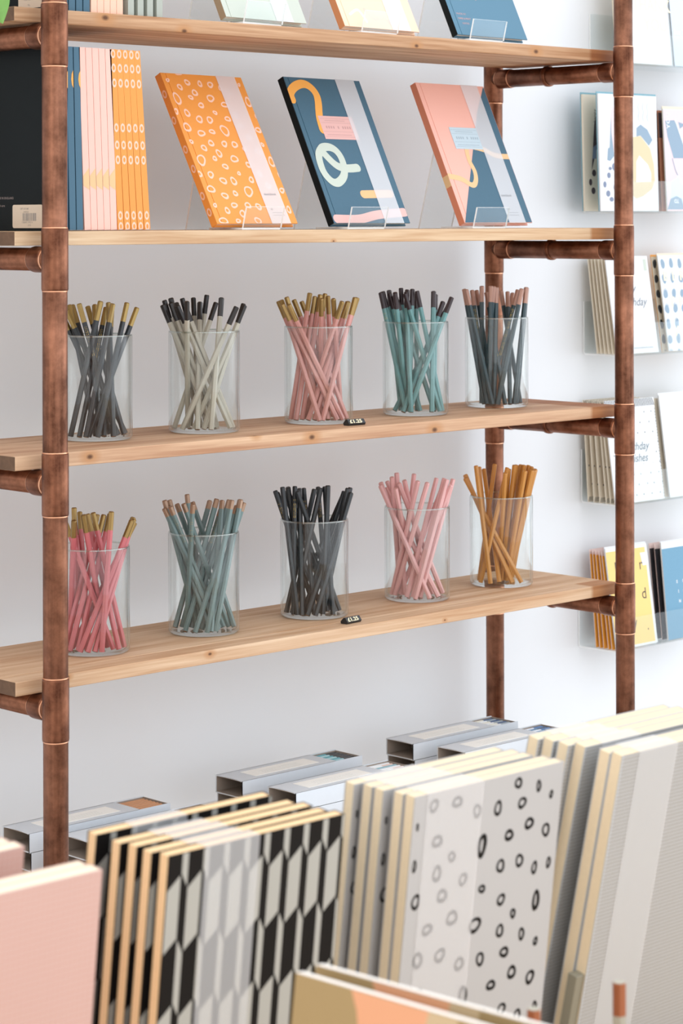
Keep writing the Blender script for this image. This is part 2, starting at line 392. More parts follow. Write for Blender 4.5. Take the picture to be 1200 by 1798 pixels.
OR= [(0.0092, 0.219, 0.0039, 0.0032), (0.0349, 0.2306, 0.0064, 0.0032), (0.0279, 0.2091, 0.0049, 0.0054), (0.0457, 0.217, 0.0059, 0.0048), (0.0697, 0.216, 0.0049, 0.0052), (0.0898, 0.2155, 0.0059, 0.0054), (0.0529, 0.2012, 0.0054, 0.006), (0.0416, 0.1935, 0.0049, 0.004), (0.0141, 0.1903, 0.0074, 0.0094), (0.056, 0.1816, 0.0062, 0.0046), (0.0799, 0.1936, 0.0074, 0.0064), (0.1035, 0.1845, 0.0069, 0.0052), (0.0781, 0.171, 0.0044, 0.0036), (0.0228, 0.1684, 0.0059, 0.006), (0.0421, 0.1593, 0.0069, 0.006), (0.062, 0.159, 0.0059, 0.0064), (0.0986, 0.1619, 0.0059, 0.0048), (0.0837, 0.1431, 0.0084, 0.009), (0.0124, 0.1461, 0.0079, 0.0068), (0.0028, 0.1703, 0.0044, 0.0052), (0.0355, 0.1376, 0.0074, 0.0056), (0.0578, 0.1407, 0.0059, 0.0044), (0.0101, 0.124, 0.0039, 0.0036), (0.0471, 0.1225, 0.0064, 0.005), (0.0727, 0.1221, 0.0059, 0.0054), (0.0926, 0.1215, 0.0059, 0.006), (0.0299, 0.1149, 0.0054, 0.0056), (0.055, 0.1069, 0.0059, 0.0064), (0.0429, 0.0989, 0.0049, 0.004), (0.0157, 0.0959, 0.0084, 0.009), (0.0811, 0.099, 0.0074, 0.0064), (0.0577, 0.0869, 0.0059, 0.0048), (0.1048, 0.0902, 0.0059, 0.0048), (0.0792, 0.0766, 0.0039, 0.0032), (0.023, 0.0738, 0.0059, 0.006), (0.0025, 0.0745, 0.0044, 0.0056), (0.043, 0.0649, 0.0069, 0.0056), (0.0629, 0.0645, 0.0064, 0.0064), (0.0989, 0.067, 0.0054, 0.0052), (0.0844, 0.0489, 0.0084, 0.009), (0.0132, 0.0519, 0.0074, 0.0064), (0.0352, 0.042, 0.0069, 0.0052), (0.057, 0.0456, 0.0054, 0.0044), (0.0091, 0.0275, 0.0039, 0.0036), (0.0461, 0.0276, 0.0064, 0.0048), (0.0726, 0.0277, 0.0059, 0.0054), (0.0928, 0.0257, 0.0059, 0.0056), (0.0289, 0.0195, 0.0054, 0.0052), (0.0559, 0.0149, 0.0059, 0.006), (0.0423, 0.0039, 0.0049, 0.004), (0.0142, 0.004, 0.0084, 0.006), (0.0811, 0.0038, 0.0069, 0.006), (0.154, 0.1907, 0.0064, 0.008), (0.1487, 0.2182, 0.003, 0.0032), (0.1593, 0.1686, 0.003, 0.0048), (0.1521, 0.1461, 0.0059, 0.0052), (0.1491, 0.1229, 0.0035, 0.0036), (0.1539, 0.0958, 0.0064, 0.008), (0.1523, 0.051, 0.0054, 0.0048), (0.1079, 0.211, 0.0039, 0.0052), (0.1085, 0.1147, 0.0035, 0.004), (0.1596, 0.075, 0.0035, 0.0048), (0.151, 0.0211, 0.0049, 0.006), (0.1273, 0.1339, 0.0059, 0.0048), (0.1352, 0.1121, 0.0059, 0.006), (0.1201, 0.0765, 0.0049, 0.0048), (0.1281, 0.0581, 0.0059, 0.0048), (0.1175, 0.1682, 0.0054, 0.0056), (0.12, 0.1515, 0.0044, 0.004), (0.1191, 0.2041, 0.0059, 0.0052)]
RC= [(0.0227, -0.0109, 0.0057, 0.0064), (0.0502, -0.0125, 0.0065, 0.0059), (0.0751, -0.0244, 0.0054, 0.0067), (0.1006, -0.0266, 0.0054, 0.0071), (0.1305, -0.0272, 0.0057, 0.0058), (0.1236, -0.0092, 0.005, 0.0058), (0.1498, -0.0161, 0.0036, 0.0058), (0.1668, -0.0261, 0.0029, 0.0041), (0.1418, -0.0468, 0.0061, 0.0062), (0.164, -0.0563, 0.0054, 0.0071), (0.1175, -0.0525, 0.0065, 0.0054), (0.0848, -0.0554, 0.0063, 0.0113), (0.0302, -0.0415, 0.0065, 0.0062), (0.0492, -0.0578, 0.005, 0.0052), (0.033, -0.0688, 0.0061, 0.0075), (0.065, -0.0797, 0.0054, 0.0064), (0.1101, -0.0772, 0.0054, 0.0071), (0.1335, -0.0771, 0.0057, 0.0064), (0.1533, -0.087, 0.0043, 0.0064), (0.1713, -0.086, 0.0032, 0.0062), (0.0894, -0.0926, 0.0047, 0.0044), (0.0415, -0.0888, 0.0072, 0.0062), (0.1145, -0.1068, 0.0057, 0.0058), (0.1593, -0.1165, 0.005, 0.011), (0.1312, -0.122, 0.0039, 0.0052), (0.0557, -0.1102, 0.0079, 0.0067), (0.0846, -0.1223, 0.0081, 0.0075), (0.1165, -0.1338, 0.005, 0.0071), (0.1446, -0.1425, 0.0043, 0.0064), (0.1635, -0.1528, 0.0036, 0.0044), (0.0272, -0.114, 0.0065, 0.0059), (0.1244, -0.1538, 0.0061, 0.0057), (0.0192, -0.1378, 0.0065, 0.0075), (0.045, -0.1392, 0.0072, 0.0067), (0.0694, -0.1517, 0.0061, 0.0071), (0.0948, -0.1533, 0.0054, 0.0071), (0.1364, -0.1738, 0.0065, 0.0064), (0.1606, -0.1835, 0.0061, 0.0071), (0.1113, -0.1793, 0.0061, 0.0054), (0.0773, -0.1802, 0.0061, 0.0097), (0.0242, -0.1645, 0.0045, 0.0032), (0.1275, -0.2035, 0.0057, 0.0062), (0.1486, -0.2134, 0.0047, 0.0062), (0.1703, -0.211, 0.0036, 0.0052), (0.0107, -0.0878, 0.0057, 0.0071), (0.0058, -0.0576, 0.0025, 0.0064), (0.0055, -0.0253, 0.0018, 0.0039), (0.1046, -0.1994, 0.0039, 0.0026)]
NW, NH, NT = .1585, .2304, .0112
M_or = mat('orange_cover', '#e8953f', .55, noise=.03, nscale=120)
M_pk = mat('pale_pink_print', '#f3c5ae', .6)
M_nv = mat('petrol_blue_cover', '#3f6478', .6, noise=.05, nscale=200)
M_nvd = mat('dark_ink_blue_cover', '#121718', .6, spec=.15)
M_ro = mat('blush_pink_cover', '#edb1a1', .55)
M_sage = mat('sage_grey_cover', '#c3c9bd', .6)
M_peach = mat('peach_cover', '#f4d2b6', .6)
M_oran = mat('mustard_print', '#f2aa4f', .6)
M_mint = mat('pale_mint_print', '#c4cdc0', .6)
M_lblu = mat('pale_blue_label', '#bccdd6', .6)
M_ink = mat('soft_grey_ink', '#8a8580', .7)
M_tan = mat('tan_gold_print', '#e2bb8a', .6)

def orange_art(cv):
    for i, (s, t, rx, ry) in enumerate(OR):
        ring(cv, s, t, rx * .98, ry * .98, .0026, -.00015, 1, NW, NH, .1, i * 1.3)
def orange_spine(cv):
    for (y, z) in ((.006, .2), (.006, .115), (.007, .16), (.005, .085), (.007, .045), (.006, .02)):
        O = circle(y, z, .004, .006, 14); I = circle(y, z, .002, .0035, 14)
        for k in range(14):
            q = [O[k], O[(k + 1) % 14], I[(k + 1) % 14], I[k]]
            q = clip(q, 0.0, NT, 0, NH)
            if len(q) > 2: cv.add([(-.00015, a, b) for a, b in q], [tuple(range(len(q)))], 1)
def band_text(x):
    def f(bd):
        text(bd, 'sketchbook', x, .043, .0052, -.00085, 1); text(bd, 'A5', x + .002, .020, .004, -.00085, 1)
        for q in range(2): bd.box((x + .003, -.00085, .016 - q * .004), (x + .026, -.0008, .0164 - q * .004), 1)
    return f
def label_plate(cv, s, t, w, h, mi, ink):
    art(cv, [(s, t), (s + w, t), (s + w, t + h), (s, t + h)], -.0004, mi)
    for q in (.12, .30, .68, .9):
        a = t + h * (1 - q); art(cv, [(s + .002, a), (s + w - .002, a), (s + w - .002, a + .0005), (s + .002, a + .0005)], -.0005, ink)
    for i in range(11):
        if i in (4, 6): continue
        a = s + .009 + i * .0048; art(cv, [(a, t + h * .46), (a + .0028, t + h * .46), (a + .0028, t + h * .57), (a, t + h * .57)], -.0005, ink)
    for i in range(16):
        a = s + .011 + i * .0026; art(cv, [(a, t + h * .78), (a + .0015, t + h * .78), (a + .0015, t + h * .82), (a, t + h * .82)], -.0005, ink)
    for i in range(18):
        a = s + .007 + i * .0028; art(cv, [(a, t + h * .17), (a + .0018, t + h * .17), (a + .0018, t + h * .21), (a, t + h * .21)], -.0005, ink)
def navy_art(cv):
    art(cv, [(0, 0), (.0009, 0), (.0009, NH), (0, NH)], -.0001, 5)
    stroke(cv, [(.0035, .194), (.0041, .2039), (.0144, .2133), (.0296, .2195), (.0421, .2194), (.0518, .2129), (.0563, .2031), (.0547, .1911), (.0496, .177), (.0454, .1631), (.0438, .1472)], .0135, -.00015, 1, NW, NH)
    stroke(cv, [(.0882, .0873), (.0665, .086), (.0479, .0896), (.0339, .103), (.027, .1155), (.0398, .1196), (.0533, .116), (.061, .1045), (.0606, .0869), (.053, .0731), (.0375, .0633), (.0253, .0651), (.0158, .0784), (.0149, .0958), (.0187, .1084), (.0288, .1174)], .0128, -.00022, 2, NW, NH)
    stroke(cv, [(.0813, .0452), (.1381, .0465)], .0125, -.00015, 3, NW, NH)
    stroke(cv, [(.0091, .0066), (.0551, .0064), (.0966, .0131), (.154, .017)], .0135, -.00015, 4, NW, NH)
    label_plate(cv, .0435, .1322, .0705, .0372, 4, 6)
def blush_art(cv):
    art(cv, [(.1563, .2281), (.1422, .2099), (.1209, .1848), (.0791, .1204), (.0394, .0595), (.0011, .0004), (.1584, .0004), (.1584, .2281)], -.0001, 1, NW, NH)
    stroke(cv, [(.0005, .0759), (.0271, .0715), (.0483, .0614), (.06, .0691), (.0649, .0842), (.0615, .1011), (.0634, .1181), (.0718, .1257), (.1048, .1209), (.1272, .1118), (.1579, .1105)], .0088, -.00016, 2, NW, NH)
    label_plate(cv, .0405, .1212, .0635, .036, 3, 4)

D = [(.2956, .009, .4819, .0857, 1), (.5159, .0161, .4467, .0429, 1), (.7823, .0168, .4292, .051, 1),
     (.3148, .0119, .4448, .0769, 0), (.5373, .0148, .4548, .0559, 0), (.7636, .012, .4375, .0323, 0)]
def dloc(i): x, y, a, yw, k = D[i]; return (x, y, -k * S + .0086), yw, a
l, yw, a = dloc(0)
book('display_notebook', 'orange notebook with pale pink rings, propped on a clear stand on the second board', l, yw, a, NW, NH, NT, [M_or, M_pk], arts=orange_art, arts_spine=orange_spine, band=(.1065, .1445), extra=band_text(.112))
l, yw, a = dloc(1)
book('display_notebook', 'petrol blue notebook with mustard hook and pale loop, between the orange and blush notebooks', l, yw, a, NW, NH, NT, [M_nv, M_oran, M_mint, mat('apricot_print', '#e8b681', .6), mat('pink_label', '#e2b3ac', .6), M_nvd, mat('label_ink_rose', '#c79a96', .7)], arts=navy_art,
     arts_spine=lambda cv: cv.box((-.0002, 0, 0), (-.0001, NT, NH), 5), band=(.106, .1455))
l, yw, a = dloc(2)
book('display_notebook', 'blush pink notebook with blue corner and tan squiggle, nearest the right rear pipe', l, yw, a, NW, NH, NT, [M_ro, M_nv, M_tan, M_lblu, mat('label_ink_blue', '#9fb0ba', .7), mat('terracotta_spine', '#cf8062', .55)], arts=blush_art,
     arts_spine=lambda cv: (cv.box((-.0002, 0, 0), (-.0001, NT, NH), 5), cv.box((-.00035, 0, .06), (-.00025, NT, .078), 2)), band=(.103, .1425), extra=band_text(.106))
def sage_art(cv):
    P = [(.022, .05), (.05, .046), (.09, .045), (.11, .047), (.11, .10), (.02, .10)]
    art(cv, P, -.0001, 1)
    stroke(cv, [(.02, .049), (.05, .045), (.08, .043), (.112, .045)], .004, -.00015, 2, curve=True)
    for i in range(9): stroke(cv, [(.02 + i * .01, .052 + .002 * (i % 3)), (.028 + i * .01, .05 + .003 * (i % 2))], .0015, -.0002, 3, curve=False)
l, yw, a = dloc(3)
book('display_notebook', 'sage grey notebook with faded pink block, leftmost of three propped on the top board', l, yw, a, NW, NH, NT, [M_sage, mat('washed_pink_print', '#e9c3bd', .7), mat('slate_brush_print', '#7f98a8', .7), M_mint, mat('taupe_spine', '#a38c70', .55)], arts=sage_art,
     arts_spine=lambda cv: cv.box((-.0002, 0, 0), (-.0001, NT, NH), 4), band=(.098, .132))
def peach_art(cv):
    stroke(cv, [(.01, .07), (.03, .055), (.05, .05)], .005, -.0001, 1); stroke(cv, [(.055, .03), (.07, .015), (.09, .02), (.1, .01)], .006, -.0001, 2)
    stroke(cv, [(.02, .02), (.04, .028), (.05, .01)], .004, -.0001, 1); stroke(cv, [(.06, .06), (.08, .07), (.1, .06)], .004, -.0001, 1)
    art(cv, [(.072, .05), (.1, .05), (.1, .0508), (.072, .0508)], -.0003, 3)
l, yw, a = dloc(4)
book('display_notebook', 'peach notebook with pale brush marks, middle one propped on the top board', l, yw, a, NW, NH, NT, [M_peach, mat('pale_aqua_brush', '#dbe4e2', .7), mat('pale_rose_brush', '#f3c6b4', .7), M_ink, mat('burnt_orange_spine', '#cb8656', .55)], arts=peach_art,
     arts_spine=lambda cv: cv.box((-.0002, 0, 0), (-.0001, NT, NH), 4), band=(.1, .14))
def bluea(cv):
    for (s, t, b, c) in ((.035, .060, .012, -.008), (.07, .062, -.012, .012), (.07, .062, .014, .01), (.108, .066, .008, -.014)):
        stroke(cv, [(s, t), (s + b * .5, t + abs(c)), ], .0022, -.0001, 1, curve=False)
    text(cv, 'MADE BY', .014, .034, .0042, -.00015, 1, space=1.3); text(cv, 'PAPER & PRINT', .014, .026, .0042, -.00015, 1); text(cv, 'NOTES', .020, .018, .0042, -.00015, 1, space=1.2)
l, yw, a = dloc(5)
book('display_notebook', 'plain petrol blue notebook with small pink lettering, rightmost propped on the top board', l, yw, a, NW, NH, NT, [mat('mid_blue_cover', '#557f96', .6), mat('rose_lettering', '#d8a6a2', .6), M_nvd], arts=bluea,
     arts_spine=lambda cv: cv.box((-.0002, 0, 0), (-.0001, NT, NH), 2))

# clear acrylic easels behind / under the propped notebooks
def easel(label, x, y, yaw, k, lean, group=None):
    o = thing('acrylic_easel', label, 'display stand', (x, y, -k * S + .0004), (0, 0, yaw))
    w = .075; t = .0028
    def sheet(name, a, b, th=t):
        a, b = Vector(a), Vector(b); n = Vector((-(b - a).y, (b - a).x)).normalized() * th
        P = [tuple(a), tuple(b), tuple(b + n), tuple(a + n)]
        mb = MB().prism(P, 0, w, 0, 1); mb.m[-6 + 1] = 1; mb.build(name, [M_acr, M_acre], o)
    sl, cl = math.sin(lean), math.cos(lean)
    sheet('front_lip', (-.0065, .0028), (-.0135, .031), .0026)
    sheet('foot', (.055, 0), (-.0065, 0), -.0026)
    y0 = .0140
    hh = .130
    sheet('back_rest', (y0, .0032), (y0 + sl * hh, .0032 + cl * hh), -.0026)
    sheet('rear_leg', (y0 + sl * hh + .0005, cl * hh), (.100, .0002), -.0026)
    return o
for i, (x, lab) in enumerate(((.3352, 'clear acrylic stand holding the orange ringed notebook'), (.536, 'clear acrylic stand holding the blue notebook with the mustard hook'), (.7917, 'clear acrylic stand holding the blush pink notebook'),
                             (.3391, 'clear acrylic stand holding the sage grey notebook on the top board'), (.5626, 'clear acrylic stand holding the peach notebook on the top board'), (.7807, 'clear acrylic stand holding the plain blue notebook on the top board'))):
    X0, Y0, a, yw, k = D[i]
    easel(lab, x, Y0 - .001 + (x - X0) * math.sin(yw), yw, k, a)

# notebooks standing in rows with their spines to the front
def spine_row(k, items, yback_from=.012):
    for (x, col, label, lean, grp, artf, extra_mats, back) in items:
        H_ = NH - .0006
        o = book('notebook', label, (x, yback_from + NW, -k * S + .0003 + (.0009 if lean else 0)), R(-90), -lean, NW, H_, .0098, [col] + extra_mats, spine='R', arts=back, arts_spine=artf, groove=False, group=grp, ct=.0014)
def sp_rings(cv):
    for z in (.206, .187, .130, .108, .089, .018, .004, .224):
        O = circle(.0049, z, .0036, .0058, 12); I = circle(.0049, z, .0018, .003, 12)
        for q in range(12):
            P = clip([O[q], O[(q + 1) % 12], I[(q + 1) % 12], I[q]], .0001, .0097, 0, NH - .001)
            if len(P) > 2: cv.add([(NW + .00015, a_, b_) for a_, b_ in P], [tuple(range(len(P)))], 1)
def sp_tan(cv): cv.add([(NW + .00015, 0, .056), (NW + .00015, .0098, .05), (NW + .00015, .0098, .078), (NW + .00015, 0, .068)], [(0, 1, 2, 3)], 1)
def sp_half(cv): cv.add([(NW + .00015, y_, z_) for y_, z_ in ((.0098, .178), (.0098, .2), (.0075, .196), (.0065, .189), (.0075, .182))], [(0, 1, 2, 3, 4)], 1)
def back_cover(cv):
    # printed lines and the price sticker on the back cover (face y = 0)
    for (z, a0, a1) in ((.040, .030, .092), (.0305, .0, .098)):
        text(cv, 'PROUDLY MADE IN ENGLAND' if a0 else 'designed & printed with care', a0 - .0 if a0 else .02, z, .0042, -.00016, 1)
    text(cv, 'recyclable', .03, .018, .0036, -.00016, 1)
    s0, s1, t0, t1 = NW - .073, NW - .010, .0035, .0328
    P = []
    for (cx_, cy_, a0) in ((s1 - .003, t1 - .003, 0), (s0 + .003, t1 - .003, 90), (s0 + .003, t0 + .003, 180), (s1 - .003, t0 + .003, 270)):
        for q in range(5): a_ = R(a0 + q * 22.5); P.append((cx_ + .003 * math.cos(a_), cy_ + .003 * math.sin(a_)))
    art(cv, P, -.0002, 2)
    text(cv, 'GIFT STORE', s0 + .016, t1 - .0062, .0034, -.0003, 3); text(cv, 'notebook', s0 + .023, t1 - .0098, .0028, -.0003, 3)
    xx = s0 + .021; r_ = random.Random(3)
    while xx < s0 + .050:
        bw = r_.choice((.0004, .0008, .0012)); art(cv, [(xx, t0 + .009), (xx + bw, t0 + .009), (xx + bw, t0 + .0188), (xx, t0 + .0188)], -.0003, 3); xx += bw + r_.choice((.0005, .0008, .0011))
    text(cv, '5 060431 270216', s0 + .0195, t0 + .0062, .0032, -.0003, 3); text(cv, '\u00a39.95', s0 + .032, t0 + .0025, .003, -.0003, 3)
M_stick = mat('cream_sticker', '#cdbba6', .6); M_dim = mat('rose_grey_ink', '#8d7f7a', .7)
rows = []
ordn = ['first', 'second', 'third', 'fourth', 'fifth']
bl = mat('petrol_blue_spine', '#41677c', .6); pkm = mat('soft_pink_spine', '#f6bfb0', .6); orm = M_or
it = [(.0195, M_nvd, 'near-black notebook with barcode sticker facing left of the front pipe, second board', 0, None, None, [M_dim, M_stick, M_ink], back_cover)]
it += [(.0305 + i * .0107, bl, ['blue notebook spine hidden behind the left front pipe, nearer the barcode sticker', 'blue notebook spine hidden behind the left front pipe, nearer the other blue spines'][i], 0, None, sp_half, [M_oran], None) for i in range(2)]
it += [(.0539 + i * .0112, bl, ['blue notebook spine just right of the left front pipe on the second board', 'blue notebook spine against the leftmost pink spine on the second board'][i], R(1.2), None, sp_half, [M_oran], None) for i in range(2)]
it += [(.0775 + i * .0105, pkm, '%s pink notebook spine from the left on the second board' % ordn[i], R(2.2), 'pink notebooks on the second board', sp_tan, [M_tan], None) for i in range(5)]
it += [(.1308 + i * .0109, orm, '%s orange ringed notebook spine from the left on the second board' % ordn[i], R(3.2 + .25 * i), 'orange notebooks on the second board', sp_rings, [M_pk], None) for i in range(5)]
spine_row(1, it)
def top_sticker(cv):
    art(cv, [(NW - .060, .004), (NW - .010, .004), (NW - .010, .032), (NW - .060, .032)], -.0002, 1)
    text(cv, 'NOTEBOOK', NW - .048, .014, .0045, -.0003, 2); text(cv, '95p', NW - .04, .007, .003, -.0003, 2)
it = [(.0195, M_nvd, 'near-black notebook with a cream sticker beside the plant leaf on the top board', 0, None, None, [M_stick, M_ink], top_sticker)]
gs = mat('grey_sage_spine', '#aab0a6', .6)
for i in range(2): it.append((.031 + i * .0105, bl, ['dark blue notebook spine behind the left front pipe on the top board, left one', 'dark blue notebook spine behind the left front pipe on the top board, right one'][i], 0, None, None, [M_oran], None))
for i in range(3): it.append((.0530 + i * .0115, bl, '%s blue notebook spine right of the left front pipe on the top board' % ordn[i], 0, 'blue notebooks on the top board', None, [M_oran], None))
for i in range(5): it.append((.0880 + i * .0104, mat('peach_spine', '#f2c3aa', .6), '%s peach notebook spine from the left on the top board' % ordn[i], 0, 'peach notebooks on the top board', None, [M_oran], None))
for i in range(4): it.append((.1460 + i * .0158 + .002, gs, '%s sage grey notebook spine from the left on the top board' % ordn[i], 0, 'sage notebooks on the top board', None, [M_oran], None))
spine_row(0, it)

# leaf of a trailing plant at the upper left corner
pl = thing('trailing_plant', 'green leaf of a trailing plant hanging by the left end of the top board', 'plant', (-0.0777, -.03, -0.0280))
lf = MB(); n = 12; vs = []
for i in range(n + 1):
    u = i / n; wv = .021 * math.sin(math.pi * u ** .8) ; zc = .06 - u * .058; yy = -.01 * math.sin(u * 2.2)
    for j, k_ in enumerate((-1, -.5, 0, .5, 1)): vs.append((k_ * wv, yy + abs(k_) * wv * .25, zc))
lf.add(vs, [(i * 5 + j, i * 5 + j + 1, (i + 1) * 5 + j + 1, (i + 1) * 5 + j) for i in range(n) for j in range(4)], 0, True)
lo = lf.build('leaf', mat('leaf_green', '#6fa04a', .45, noise=.2, nscale=60), pl); lo.rotation_euler = (0, R(-22), R(-35))
stm = MB().lathe([(.0012, .058), (.0015, .9)], 10).build('stem', mat('stem_green', '#5c7d3c', .5), pl)

